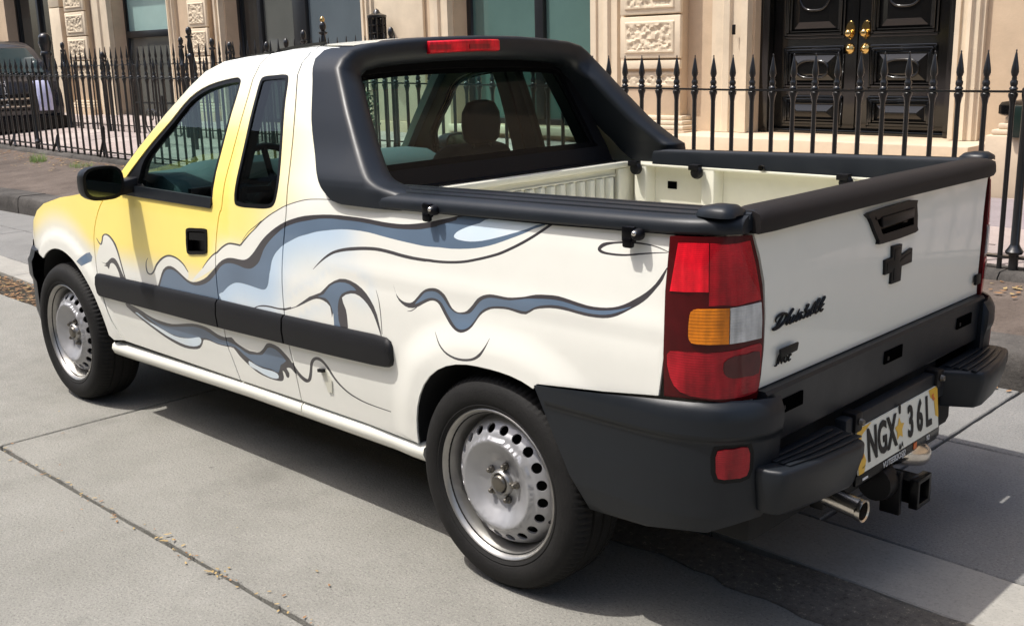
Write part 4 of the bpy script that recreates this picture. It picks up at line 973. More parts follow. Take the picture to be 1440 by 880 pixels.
# handle: tapered black bezel, recess and pull
HO = [(.142, 1.066), (-.112, 1.070), (-.133, 1.055), (-.134, .993), (-.12, .978), (.085, .975), (.10, .985), (.148, 1.050)]
HOs = catmull(HO, sub=2)
def tgo(o): return lambda y, z: (tg(y, z)[0] - o, y, z)
hdl = patch('tailgate_handle', HOs, tgo(.011), M['black'], tgate, (-1, 0, 0), [inset(HO, .024)], grid=.04, thick=.022)
patch('handle_recess', inset(HO, .022), tgo(.0015), M['gloss'], tgate, (-1, 0, 0), grid=.05, thick=0)
MB().prism([(.09, 1.047), (-.108, 1.05), (-.108, 1.022), (.085, 1.018)], 'x', -.7555, -.745).build('pull_lever', M['black'], tgate, bevel=.004)
MB().prism([(.062, 1.009), (-.085, 1.014), (-.09, 1.000), (.06, .994)], 'x', -.7525, -.7495).build('finger_slot', M['recess_shade'], tgate)
# cross-shaped black emblem
XE = [(.013, .958), (-.043, .957), (-.041, .924), (-.043, .925), (-.110, .936), (-.112, .895), (-.048, .893), (-.046, .852), (.014, .852), (.012, .886), (.054, .884), (.056, .925), (.012, .927)]
MB().prism(XE, 'x', -.7535, -.744).build('emblem', M['ink'], tgate, bevel=.003)
MB().prism(inset(XE, .009), 'x', -.7555, -.753).build('emblem_face', M['ink'], tgate, bevel=.002)
# script lettering, swept as slanted pen strokes (u to the right along the gate, v up)
def script(name, strokes, y0, z0, s, r, parent, slope=0.0, shear=.35, squash=1.0, m='ink'):
    b = MB()
    for st in strokes:
        p = catmull([(q[0] + q[1] * shear, q[1]) for q in st], closed=False, sub=3)
        n = len(p)
        pts = []; sc = []
        for i, (u, v) in enumerate(p):
            y = y0 - u * s; z = z0 + v * s * squash + u * s * slope
            pts.append((tg(y, z)[0] - .004, y, z))
            sc.append(.55 + .75 * math.sin(math.pi * min(1, max(0, (i + .5) / n))))
        b.tube(pts, r, 6, scale=sc)
    return b.build(name, M[m], parent, angle=60)
SC = [[(.15, .55), (.0, .75), (.1, .98), (.5, 1.05), (.95, .85), (1.0, .45), (.65, .1), (.2, .02), (.05, .12), (.3, .2)], [(.62, .95), (.45, .5), (.35, .1)],
      [(1.15, .45), (1.4, .95), (1.42, 1.1), (1.3, .9), (1.22, .3), (1.3, .05), (1.45, .2)], [(1.5, .55), (1.5, .15), (1.65, .05), (1.8, .3), (1.82, .55), (1.8, .15), (1.92, .05), (2.05, .25)],
      [(2.1, .9), (2.08, .3), (2.14, .06), (2.28, .2), (2.3, .5), (2.18, .55)], [(2.65, .5), (2.45, .55), (2.4, .4), (2.6, .25), (2.5, .05), (2.3, .12)],
      [(2.7, .95), (2.95, 1.0), (2.8, .6), (3.05, .4), (2.9, .05), (2.68, .1)], [(3.4, .45), (3.2, .5), (3.1, .25), (3.2, .05), (3.4, .25), (3.55, 1.05)], [(3.55, 1.05), (3.42, .3), (3.5, .05), (3.62, .2)],
      [(3.75, .3), (3.95, .95), (3.9, 1.1), (3.78, .7), (3.74, .05)], [(4.15, .55), (3.85, .32), (4.05, .05), (4.2, .15)], [(4.25, .3), (4.45, .95), (4.4, 1.1), (4.28, .7), (4.24, .05)], [(4.65, .55), (4.35, .32), (4.55, .05), (4.75, .15)]]
script('script_badge', SC, .622, .842, .0500, .0030, tgate, slope=.02, shear=.42, squash=.62)
bd = MB().prism([(.593, .792), (.505, .793), (.512, .772), (.59, .768)], 'x', -.755, -.7475).build('model_badge', M['ink'], tgate, bevel=.004)
script('badge_lettering', [[(0, 0), (.35, 0), (.4, .6), (.5, .95)], [(.7, 0), (.8, .9), (1.2, 0), (1.3, .9)], [(2.1, .8), (1.7, .9), (1.55, .3), (1.8, 0), (2.1, .1), (2.05, .45), (1.85, .45)], [(2.9, .9), (2.5, .9), (2.4, 0), (2.85, .05)], [(2.45, .45), (2.8, .5)]], .598, .750, .026, .0022, tgate, shear=.2)
b3 = MB().prism([(-.603, .776), (-.640, .777), (-.640, .745), (-.603, .743)], 'x', -.7515, -.7425).build('square_badge', M['ink'], tgate, bevel=.002)

# ------------------------------------------------------------------ tail lamps: one wrap-round surface per side
LAMP_PLAN = catmull([(-.575, .812), (-.60, .812), (-.64, .806), (-.675, .790), (-.703, .762), (-.722, .728), (-.734, .69), (-.741, .655), (-.743, .640)], closed=False, sub=4)
cum = [0]
for a, b in zip(LAMP_PLAN, LAMP_PLAN[1:]): cum.append(cum[-1] + math.hypot(b[0] - a[0], b[1] - a[1]))
def lamp_at(s):
    s = max(0, min(cum[-1], s))
    return float(np.interp(s, cum, [p[0] for p in LAMP_PLAN])), float(np.interp(s, cum, [p[1] for p in LAMP_PLAN]))
SL = cum[-1]
for sg in (1, -1):
    def lm(o=0.0, sg=sg):
        def f(s, z):
            x, y = lamp_at(s); x2, y2 = lamp_at(s + .004); x1, y1 = lamp_at(s - .004)
            tx, ty = x2 - x1, y2 - y1; l = math.hypot(tx, ty) or 1
            bul = .008 * (1 - ((z - .88) / .21) ** 2) + o
            return (x + ty / l * bul if 0 else x - abs(ty) / l * bul, sg * (y + abs(tx) / l * bul), z)
        return f
    OUT = [(.012, 1.079), (.10, 1.081), (.20, 1.081), (.214, 1.080), (.232, 1.02), (.245, .96), (.251, .90), (.2535, .84), (.254, .79), (.2515, .74), (.246, .70), (.243, .686), (.15, .690), (.0, .694), (.0, .80), (.004, .95)]
    OUT = [(max(0.0, a), b) for a, b in OUT]
    lamp = patch('tail_lamp', OUT, lm(), M['darkred'], truck, (-.7, .7 * sg, 0), grid=.012, thick=.04)
    def lens(name, poly, m, o=.0025, th=.006, smooth=0):
        p = catmull(poly, sub=2) if smooth else poly
        return patch(name, p, lm(o), M[m], lamp, (-.7, .7 * sg, 0), grid=.012, thick=th)
    lens('brake_lens', [(.036, 1.066), (.070, 1.068), (.106, 1.068), (.107, .957), (.06, .955), (.019, .953)], 'redlight', .003)
    lens('tail_lens', [(.108, 1.068), (.206, 1.068), (.222, 1.01), (.233, .958), (.239, .928), (.17, .922), (.108, .925)], 'red', .002)
    lens('turn_lens', [(.068, .900), (.070, .909), (.076, .915), (.085, .917), (.11, .918), (.1525, .918), (.1525, .834), (.11, .834), (.083, .835), (.073, .837), (.068, .843), (.066, .852), (.066, .875)], 'amber', .004)
    lens('reverse_lens', [(.1545, .918), (.19, .920), (.238, .922), (.242, .88), (.242, .836), (.19, .835), (.1545, .834)], 'clear', .004)
    lens('fog_lens', catmull([(.012, .80), (.04, .812), (.129, .815), (.18, .818), (.240, .824), (.246, .80), (.245, .74), (.238, .704), (.16, .700), (.096, .704), (.045, .714), (.020, .745)], sub=2), 'midred', .002)
    lens('fog_window', catmull([(.143, .790), (.165, .803), (.20, .804), (.238, .804), (.239, .752), (.20, .750), (.165, .750), (.145, .762)], sub=2), 'smoke', .004)

# ------------------------------------------------------------------ rear bumper: wrapped corners, centre panel, steps
BP = catmull([(-.10, .832), (-.20, .838), (-.40, .842), (-.56, .838), (-.65, .820), (-.715, .785), (-.757, .735), (-.778, .69), (-.783, .655), (-.783, .62)], closed=False, sub=4)
cb = [0]
for a, b in zip(BP, BP[1:]): cb.append(cb[-1] + math.hypot(b[0] - a[0], b[1] - a[1]))
SB = cb[-1]
def bp_at(s):
    s = max(0, min(SB, s)); return float(np.interp(s, cb, [p[0] for p in BP])), float(np.interp(s, cb, [p[1] for p in BP]))
def s_of_x(x): return float(np.interp(-x, [-p[0] for p in BP], cb))
bump_prof_z = [.30, .345, .40, .50, .592, .600, .608, .66, .685, .70]
bump_prof_o = [-.055, -.030, -.016, -.006, -.002, .000, .007, .006, -.004, -.022]
rear_bumper = MB()
secs = []
for i in range(15):
    y = .66 - 1.32 * i / 14
    secs.append([(-.755, y, .702), (-.762, y, .694), (-.756, y, .565), (-.74, y, .552), (-.70, y, .552), (-.70, y, .702)])
rb = MB().loft(secs).build('rear_bumper', M['plastic'], truck, angle=35)
for y in (.548, -.008, -.50):
    MB().box(-.7640, -.7575, y - .055, y + .055, .632, .668).build('bumper_slot', M['recess_shade'], rb, bevel=.001)  # near-black block paints the shade of a sunken slot
    MB().box(-.7655, -.7605, y + .030, y + .042, .640, .652).build('slot_clip', M['black'], rb, bevel=.003)
for sg in (1, -1):
    def bmp(s, z, sg=sg):
        x, y = bp_at(s); x2, y2 = bp_at(s + .006); x1, y1 = bp_at(s - .006)
        tx, ty = x2 - x1, y2 - y1; l = math.hypot(tx, ty) or 1
        o = float(np.interp(z, bump_prof_z, bump_prof_o))
        return (x - abs(ty) / l * o, sg * (y + abs(tx) / l * o), z)
    zt = lambda s: .648 + (.684 - .648) * min(1, s / .40)
    OUT = [(s_of_x(-.178), .648), (s_of_x(-.40), .672), (s_of_x(-.555), .688), (s_of_x(-.66), .692), (SB - .09, .694), (SB - .03, .690), (SB, .690), (SB, .42), (SB - .06, .395), (s_of_x(-.69), .362), (s_of_x(-.52), .342), (s_of_x(-.335), .332), (s_of_x(-.285), .42), (s_of_x(-.225), .545)]
    corner = patch('bumper_corner', OUT, bmp, M['plastic'], truck, (-.6, .8 * sg, 0), grid=.016, thick=.05)
    def bmo(o, f=bmp, sg=sg):
        def g(s, z):
            p = f(s, z); q = f(s + .004, z); r_ = f(s - .004, z)
            tx, ty = q[0] - r_[0], abs(q[1]) - abs(r_[1]); l = math.hypot(tx, ty) or 1
            return (p[0] - abs(ty) / l * o, p[1] + sg * abs(tx) / l * o, z)
        return g
    sr = SB - .155
    RF = catmull([(sr - .036, .580), (sr, .584), (sr + .036, .586), (sr + .042, .55), (sr + .036, .515), (sr, .510), (sr - .034, .512), (sr - .04, .545)], sub=2)
    patch('reflector_bezel', inset(RF, -.012), bmo(.001), M['black'], corner, (-.6, .8 * sg, 0), grid=.03, thick=.01)
    patch('reflector', RF, bmo(.005), M['reflector'], corner, (-.6, .8 * sg, 0), grid=.02, thick=.008)
    # step
    top = [(-.735, .672), (-.745, .335), (-.765, .322), (-.878, .380), (-.886, .42), (-.868, .55), (-.842, .675), (-.832, .700), (-.80, .712), (-.765, .712)]
    bot = [(-.735, .64), (-.745, .345), (-.765, .337), (-.855, .387), (-.862, .425), (-.848, .55), (-.826, .66), (-.816, .685), (-.79, .695), (-.76, .695)]
    if sg < 0: top = [(x, -y) for x, y in top]; bot = [(x, -y) for x, y in bot]
    stp = MB().loft([[(x, y, .412) for x, y in bot], [(x, y, .50) for x, y in top], [(x, y, .532) for x, y in top]]).build('bumper_step', M['plastic'], truck, bevel=.010, bseg=3, angle=55)
    for k in range(4):
        t0 = .16 + k * .20
        yy = [.31, .42, .55, .66]
        a = [(-.745 + (-.745 - -.745) * 0 - .118 * t0 - .030 * (0.5 - abs(t0 - .5)) * 0, sg * y) for y in yy]
        secs = []
        for y in [.365, .45, .56, .66]:
            xf = float(np.interp(y, [.33, .39, .55, .70], [-.872, -.878, -.862, -.828]))
            xb = -.745
            x0 = xb + (xf - xb) * t0; x1 = xb + (xf - xb) * (t0 + .13)
            secs.append([(x0, sg * y, .5325), (x0, sg * y, .5375), (x1, sg * y, .5375), (x1, sg * y, .5325)])
        MB().loft(secs).build('step_rib', M['plastic'], stp, bevel=.0018)
    br = MB().box(-.80, -.755, sg * .235, sg * .275, .50, .555).build('step_bracket', M['black'], truck, bevel=.006)
    MB().lathe([(0, -.012), (.008, -.010), (.011, 0)], (-.802, sg * .255, .53), 'x', 8).build('bracket_bolt', M['bolt'], br)
# plate on its bracket between the steps
PB = MB().box(-.79, -.755, -.31, .31, .46, .545).build('plate_bracket', M['plastic'], truck, bevel=.006)
def platept(u, v):   # u right (towards -y), v up; plate leans back a little
    return (-.802 + (v - .06) * .10, .262 - u, .383 + v)
plt = MB().add([platept(0, 0), platept(.505, 0), platept(.505, .125), platept(0, .125), *[(p[0] + .004, p[1], p[2]) for p in (platept(0, 0), platept(.505, 0), platept(.505, .125), platept(0, .125))]], [(0, 1, 2, 3), (7, 6, 5, 4), (0, 4, 5, 1), (1, 5, 6, 2), (2, 6, 7, 3), (3, 7, 4, 0)]).build('number_plate', M['plate'], truck)
def onplate(name, poly, m, o=.001):
    vs = [(platept(u, v)[0] - o, platept(u, v)[1], platept(u, v)[2]) for u, v in poly]
    return MB().add(vs, [tuple(range(len(vs)))]).build(name, M[m], plt, fix=False)
onplate('yellow_corner', [(.0, .125), (.085, .125), (.028, .105), (.018, .08), (0, .07)], 'plateyellow')
onplate('yellow_corner', [(.0, .0), (.03, .0), (.045, .03), (.03, .06), (.0, .05)], 'plateyellow')
onplate('yellow_corner', [(.445, .125), (.505, .125), (.505, .03), (.485, .04), (.478, .09), (.455, .10)], 'plateyellow')
onplate('star_emblem', [(.248 + (.030 if k % 2 == 0 else .016) * math.sin(math.pi * k / 5), .062 + (.034 if k % 2 == 0 else .018) * math.cos(math.pi * k / 5)) for k in range(10)], 'plateyellow', .0016)
onplate('teal_mark', [(.012, .062), (.03, .066), (.028, .075), (.034, .083), (.02, .088), (.014, .076)], 'teal')
onplate('orange_mark', [(.012, .036), (.032, .042), (.032, .052), (.022, .046), (.012, .05)], 'orange')
onplate('orange_mark', [(.462, .107), (.478, .11), (.476, .10), (.487, .09), (.47, .088), (.466, .098)], 'orange', .0018)
onplate('small_mark', [(.022, .012), (.040, .016), (.040, .020), (.022, .016)], 'ink')
px, pu = Vector((0, -1, 0)), Vector((.10, 0, 1))
def plate_text(t, u, v, size, sx=1.0, m='ink', name='character'):
    p = platept(u, v); return text_mesh(name, t, size, M[m], plt, (p[0] - .0022, p[1], p[2]), px, pu, .0007, sx=sx, bold=.0034 if size > .05 else 0)
for t, u in (('N', .082), ('G', .142), ('X', .200), ('3', .318), ('6', .378), ('L', .436)):
    plate_text(t, u, .062, .126, .62)
plate_text("'", .252, .094, .09, .8)
onplate('character', [(.238, .006), (.246, .022), (.252, .010), (.262, .024), (.268, .004), (.258, .012), (.25, .002)], 'ink', .002)
fr_ = MB()
fr_.prism([(.272, .352), (-.256, .352), (-.256, .3815), (.272, .3815)], 'x', -.806, -.797)
pf = fr_.build('plate_frame', M['gloss'], truck, bevel=.002)
text_mesh('frame_lettering', 'VUTEEB2OSJ2', .026, M['whiteink'], pf, (-.8072, .045, .366), px, (0, 0, 1), .0005, sx=.9)
text_mesh('frame_lettering', '92', .022, M['whiteink'], pf, (-.8072, -.175, .367), px, (0, 0, 1), .0005)
MB().box(-.8078, -.8062, -.098, -.078, .358, .377).build('orange_mark', M['orange'], pf)
MB().box(-.8078, -.8062, .205, .235, .360, .366).build('white_mark', M['whiteink'], pf)

# exhaust pipes, tow hitch
def bent(name, pts, r, m='chrome'):
    b = MB().tube(catmull(pts, closed=False, sub=4), r, 18, caps=False)
    b.tube(catmull(pts, closed=False, sub=4), r * .86, 18, caps=False)
    return b.build(name, M[m], truck, angle=50)
ex = bent('exhaust_pipe', [(-.42, .335, .385), (-.60, .335, .365), (-.75, .335, .34), (-.86, .335, .322)], .029)
MB().lathe([(.025, 0), (.030, -.003), (.031, .006), (.029, .014)], (-.861, .335, .322), 'x', 18).build('exhaust_tip', M['chrome'], ex)
MB().lathe([(0, 0), (.0245, .0)], (-.80, .335, .331), 'x', 14).build('exhaust_bore', M['dark'], ex)
ex2 = bent('exhaust_pipe', [(-.60, .02, .34), (-.70, -.02, .345), (-.76, -.07, .34), (-.79, -.135, .325), (-.785, -.17, .315)], .036)
hb_ = MB()
hb_.box(-.76, -.72, -.36, .36, .30, .36)
hitch = hb_.build('tow_hitch', M['black'], truck, bevel=.006)
rc = MB()
secs = []
for x, h in ((-.74, .034), (-.84, .034), (-.842, .044), (-.868, .044)):
    secs.append([(x, .0 - .028 + h, .262 + h), (x, .0 - .028 - h, .262 + h), (x, -.028 - h, .262 - h), (x, -.028 + h, .262 - h)])
secs2 = [[(-.868, -.028 + h * a, .262 + h * b) for a, b in ((1, 1), (-1, 1), (-1, -1), (1, -1))] for h in (.044, .030)] + [[(-.77, -.028 + .030 * a, .262 + .030 * b) for a, b in ((1, 1), (-1, 1), (-1, -1), (1, -1))]]
rc.loft(secs, caps=False); rc.loft(secs2, caps=False)
rc.build('hitch_receiver', M['gloss'], hitch, bevel=.002)
MB().lathe([(.0, -.03), (.05, -.028), (.055, 0), (.05, .028), (0, .03)], (-.775, .07, .30), 'y', 18).build('hitch_pivot', M['black'], hitch)
MB().box(-.83, -.77, .03, .046, .20, .33).build('hitch_plate', M['black'], hitch, bevel=.004)
MB().tube([(-.80, .06, .26), (-.80, -.10, .26)], .008, 8).build('hitch_pin', M['bolt'], hitch)

# ------------------------------------------------------------------ cabin
MB().box(.80, 2.25, -.70, .70, .40, .44).build('cabin_floor', M['trim'], truck)
dsh = MB().loft([[(2.20 - abs(y) * .10, y, .90), (2.22 - abs(y) * .11, y, 1.030 + h * .3), (2.10, y, 1.058 + h * .5), (1.95, y, 1.056 + h), (1.85, y, 1.02), (1.82, y, .95), (1.86, y, .80), (2.1, y, .70)] for y, h in ((-.70, 0), (-.55, .01), (0, .012), (.18, .012), (.22, .045), (.48, .045), (.54, .01), (.70, 0))]).build('dashboard', M['dash'], truck, angle=50)
MB().prism([(1.955, .94), (1.86, .96), (1.825, 1.02), (1.90, 1.078), (2.0, 1.07)], 'y', .24, .47).build('instrument_binnacle', M['trim'], dsh, bevel=.012)
MB().box(1.812, 1.835, .56, .66, .96, 1.01).build('air_vent', M['black'], dsh, bevel=.004)
sw = MB()
ring = []
swm = Matrix.Translation((1.66, .36, 1.0)) @ Matrix.Rotation(math.radians(-62), 4, 'Y')
for i in range(32):
    a = 2 * math.pi * i / 32
    c = Vector((math.cos(a), math.sin(a), 0))
    ring.append([swm @ (c * (.175 + .014 * math.cos(q)) + Vector((0, 0, .014 * math.sin(q)))) for q in (2 * math.pi * k / 8 for k in range(8))])
sw.loft(ring, loop=True, caps=False)
for a in (0, math.pi / 2, math.pi, -math.pi / 2):
    sw.tube([swm @ Vector((.03 * math.cos(a), .03 * math.sin(a), -.02)), swm @ Vector((.17 * math.cos(a), .17 * math.sin(a), 0))], .014, 6)
sw.tube([swm @ Vector((0, 0, 0)), swm @ Vector((0, 0, -.25))], .03, 10)
sw.build('steering_wheel', M['black'], truck, angle=60)
for y in (.36, -.36):
    st = MB().loft([[(x, y - w, z), (x, y + w, z), (x + .10, y + w * .95, z + .02), (x + .10, y - w * .95, z + .02)] for x, z, w in ((1.42, .62, .23), (1.34, .80, .24), (1.27, .98, .23), (1.22, 1.08, .20), (1.20, 1.12, .15))]).build('seat', M['seat'], truck, bevel=.03, bseg=3)
    MB().loft([[(1.40, y - .22, z), (1.40, y + .22, z), (1.80, y + .22, z + .04), (1.80, y - .22, z + .04)] for z in (.52, .66)]).build('seat_cushion', M['seat'], st, bevel=.03)
    hr = []
    for z, w, d in ((1.135, .070, .030), (1.155, .092, .045), (1.21, .100, .050), (1.26, .095, .048), (1.30, .070, .036), (1.31, .03, .015)):
        hr.append([(1.22 + d * math.cos(a), y + w * (abs(math.sin(a)) ** .7) * (1 if math.sin(a) >= 0 else -1), z) for a in (2 * math.pi * k / 18 for k in range(18))])
    MB().loft(hr).build('headrest', M['seat'], st, angle=60)
    for d in (-.05, .05):
        MB().tube([(1.22, y + d, 1.08), (1.22, y + d, 1.15)], .006, 6).build('headrest_post', M['bolt'], st)
MB().loft([[(1.66 + a * .5, y, 1.375 + a) for a in (-.03, .03)] + [(1.69, y, 1.405), (1.69, y, 1.345)] for y in (-.11, .11)]).build('inside_mirror', M['black'], truck, bevel=.01)
# engine bay / underbody block so that no light passes below
MB().box(-.70, 3.15, -.62, .62, .27, .40).build('underbody', M['dark'], truck, bevel=.03)
MB().box(2.24, 3.15, -.60, .60, .40, .80).build('engine_block', M['dark'], truck, bevel=.03)
for x in (0, 2.72):
    MB().tube([(x, -.66, .30), (x, .66, .30)], .045, 10).build('axle', M['dark'], truck)
MB().box(.0, .72, -.62, .62, .40, .60).build('fuel_tank', M['dark'], truck)
MB().box(-.69, 0.0, -.48, .48, .40, .60).build('spare_cradle', M['dark'], truck)

# ------------------------------------------------------------------ wheels
def tyre_mesh():
    prof = [(.205, -.012), (.214, -.003), (.222, .004), (.232, .011), (.236, .0095), (.240, .0125), (.258, .016), (.276, .0145), (.291, .008)]
    out = MB()
    n = 300
    tread = [(.300, -.001, 0), (.307, -.011, 1), (.3125, -.022, 1), (.314, -.034, 1), (.314, -.046, 0), (.308, -.048, 0), (.308, -.054, 0), (.315, -.056, 0), (.3155, -.075, 0), (.3155, -.088, 0), (.309, -.090, 0), (.309, -.096, 0), (.3155, -.098, 0), (.315, -.128, 0), (.309, -.130, 0), (.309, -.136, 0), (.314, -.138, 0), (.3125, -.160, 1), (.307, -.172, 1), (.300, -.181, 0)]
    inner = [(.285, -.19), (.255, -.196), (.225, -.186), (.205, -.17)]
    secs = []
    for i in range(n):
        a = 2 * math.pi * i / n
        cut = .006 if i % 3 == 0 else 0
        ring = [(r, h) for r, h in prof] + [(r - cut * f, h) for r, h, f in tread] + inner
        secs.append([(r * math.cos(a), h, max(r * math.sin(a), -.3135)) for r, h in ring])
    out.loft(secs, closed=False, caps=False, loop=True)
    return out
def wheel(x, sg, first=None):
    w = thing('wheel', None, None, (x, sg * .815, .3135), parent=truck)
    flip = Matrix.Diagonal((1, sg, 1, 1))
    objs = []
    def put(mb, name, m, angle=45, bevel=0):
        mb.v = [(p[0], p[1] * sg, p[2]) for p in mb.v]
        o = mb.build(name, m, None, angle=angle, bevel=bevel)
        o.parent = w
        return o
    put(tyre_mesh(), 'tyre', M['rubber'], 50)
    put(MB().lathe([(.2235, -.020), (.2265, -.008), (.2245, .002), (.219, .0055), (.213, .002), (.207, -.012), (.203, -.022), (.1985, -.030), (.1955, -.050), (.192, -.085), (.190, -.11), (.188, -.14)], (0, 0, 0), 'y', 72), 'rim', M['rimedge'], 50)
    rp = [(.0, -.026), (.036, -.026), (.046, -.031), (.062, -.031), (.085, -.020), (.110, -.003), (.124, .0055), (.1295, .0065), (.1335, .0035), (.1355, -.0045), (.138, -.0055), (.150, -.010), (.165, -.021), (.176, -.030), (.184, -.044), (.1925, -.066)]
    rr = [p[0] for p in rp]; rh = [p[1] for p in rp]
    def disc(a, b):
        r = math.hypot(a, b); return (a, sg * float(np.interp(r, rr, rh)), b)
    holes = []
    for k in range(20):
        a = 2 * math.pi * (k + .35) / 20
        ca, sa = math.cos(a), math.sin(a)
        holes.append([((.1605 + .0125 * math.cos(q)) * ca - .0155 * math.sin(q) * sa, (.1605 + .0125 * math.cos(q)) * sa + .0155 * math.sin(q) * ca) for q in (2 * math.pi * j / 14 for j in range(14))])
    d = patch('wheel_disc', [(.1925 * math.cos(2 * math.pi * k / 72), .1925 * math.sin(2 * math.pi * k / 72)) for k in range(72)], disc, M['steel'], None, (0, sg, 0), holes, grid=.009, thick=.006)
    d.parent = w
    put(MB().lathe([(0, -.125), (.187, -.125), (.19, -.10)], (0, 0, 0), 'y', 32), 'brake_drum', M['dark'])
    put(MB().lathe([(0, -.002), (.014, -.0025), (.021, -.004), (.0245, -.008), (.026, -.016), (.028, -.028)], (0, 0, 0), 'y', 20), 'hub_cap', M['bolt'], 60)
    put(MB().lathe([(.029, -.012), (.033, -.010), (.037, -.013), (.040, -.026)], (0, 0, 0), 'y', 20), 'hub_ring', M['rimedge'], 60)
    for k in range(5):
        a = 2 * math.pi * k / 5 + .55
        put(MB().lathe([(0, -.009), (.004, -.009), (.0075, -.012), (.008, -.020), (.0115, -.022), (.0115, -.030)], (.052 * math.cos(a), 0, .052 * math.sin(a)), 'y', 6), 'wheel_bolt', M['bolt'], 30)
    put(MB().lathe([(0, .004), (.004, .004), (.0045, -.006)], (.2095 * math.cos(3.4), .0, .2095 * math.sin(3.4)), 'y', 8), 'valve', M['black'])
for x in (0, 2.72):
    for sg in (1, -1):
        wheel(x, sg)
# ------------------------------------------------------------------ street
G = {}
G['road'] = ground_mat('road_concrete', (0.212, 0.206, 0.182), (0.270, 0.262, 0.235), (0.18, 0.18, 0.18), (2.1, 2.08, 2.0), bump=.8, scale=150, stain=.30)
G['pave'] = ground_mat('side_lane', (0.185, 0.182, 0.174), (0.230, 0.226, 0.215), (0.2, 0.2, 0.2), (2.0, 2.0, 1.95), bump=.7, scale=150, stain=.2)
G['tar'] = ground_mat('tar_patch', (0.090, 0.082, 0.070), (0.155, 0.142, 0.122), (0.30, 0.30, 0.30), (4.0, 3.8, 3.4), bump=1.0, scale=60, stain=.3)
G['strip'] = ground_mat('channel_stone', (0.27, 0.26, 0.235), (0.34, 0.325, 0.29), (0.6, 0.6, 0.6), (1.3, 1.3, 1.3), bump=.2, scale=120, stain=.3)
G['dirt'] = ground_mat('joint_dirt', (0.030, 0.025, 0.018), (0.065, 0.055, 0.040), (0.4, 0.4, 0.4), (2.2, 2.0, 1.7), bump=.9, scale=60, stain=.4)
G['kerb'] = ground_mat('kerb_stone', (0.050, 0.046, 0.042), (0.115, 0.105, 0.095), (0.5, 0.5, 0.5), (1.9, 1.85, 1.8), bump=.8, scale=45, stain=.5)
G['verge'] = ground_mat('verge_soil', (0.085, 0.066, 0.054), (0.140, 0.112, 0.094), (0.45, 0.45, 0.45), (1.6, 1.55, 1.5), bump=.7, scale=60, stain=.5)
G['flag'] = [ground_mat('pink_flag_%d' % i, tuple(c * .9 for c in b), tuple(c * 1.1 for c in b), (0.75, 0.75, 0.75), (1.2, 1.2, 1.2), bump=.2, scale=60, stain=.25) for i, b in enumerate(((.38, .315, .29), (.42, .36, .33), (.35, .295, .275), (.25, .215, .22)))]  # the last, greyer tone paints a shade band into the paving
ground = struct(MB().add([(-300, -300, -.03), (300, -300, -.03), (300, 300, -.03), (-300, 300, -.03)], [(0, 1, 2, 3)]).build('ground', G['dirt']))

rng = random.Random(3)
def rough_poly(corners, step=.06, amp=.006):
    out = []
    n = len(corners)
    for i in range(n):
        a, b = corners[i], corners[(i + 1) % n]
        L = math.hypot(b[0] - a[0], b[1] - a[1]); k = max(1, min(90, int(L / step)))
        nx, ny = -(b[1] - a[1]) / L, (b[0] - a[0]) / L
        for j in range(k):
            t = j / k
            o = amp * (noise.noise(Vector(((a[0] + (b[0] - a[0]) * t) * 9, (a[1] + (b[1] - a[1]) * t) * 9, i))) + .6 * noise.noise(Vector(((a[0] + (b[0] - a[0]) * t) * 31, (a[1] + (b[1] - a[1]) * t) * 31, 5 + i)))) if j else 0
            out.append((a[0] + (b[0] - a[0]) * t + nx * o, a[1] + (b[1] - a[1]) * t + ny * o))
    return out
def slab(name, corners, z0, z1, m, parent, amp=.006, bevel=.004, step=.06):
    p = rough_poly(corners, step, amp)
    q = inset(p, bevel)
    n = len(p)
    b = MB()
    b.add([(x, y, z0) for x, y in p] + [(x, y, z1 - bevel) for x, y in p] + [(x, y, z1) for x, y in q],
          [(i, (i + 1) % n, n + (i + 1) % n, n + i) for i in range(n)] + [(n + i, n + (i + 1) % n, 2 * n + (i + 1) % n, 2 * n + i) for i in range(n)] + [tuple(2 * n + i for i in range(n))])
    return b.build(name, m, parent, angle=30)
def s_lo(x): return -.18 - .040 * (x + .8)
def s_hi(x): return .135 - .048 * (x + .8)
road = struct(thing('road', None, None, (0, 3, 0)))
for k in ('label', 'category'):
    if k in road: del road[k]
g = .007
JX = [-70.0, -40.0, -24.0, -18.5, -14.0, -9.5, -5.0, -.47 - 2.6, 2.35, 5.9, 9.5, 13.5, 19.0, 26.0, 60.0]
for a, b in zip(JX, JX[1:]):
    if b <= 2.4: lo = (.150, .150)
    else: lo = (.150, .112)
    slab('road_slab', [(a + g, lo[0]), (b - g, lo[1]), (b - g, 1.312 - g), (a + g, 1.312 - g)], -.08, 0, G['road'], road, amp=.005)
JB = [-70, -45, -26, -14, -8.0, 10.5, 24.0, 60]
for a, b in zip(JB, JB[1:]):
    slab('road_slab', [(a + g, 1.312 + g * 1.3), (b - g, 1.312 + g * 1.3), (b - g, 11.5), (a + g, 11.5)], -.08, 0, G['road'], road, amp=.006, step=.09)
# tar band beside the channel behind the truck
ty = []
slab('tar_patch', [(-9, .152), (.9, .152), (1.1, .26), (.7, .37), (-.3, .355), (-.8, .40), (-1.8, .41), (-9, .46)], 0.0, .005, G['tar'], road, amp=.026, bevel=.003)
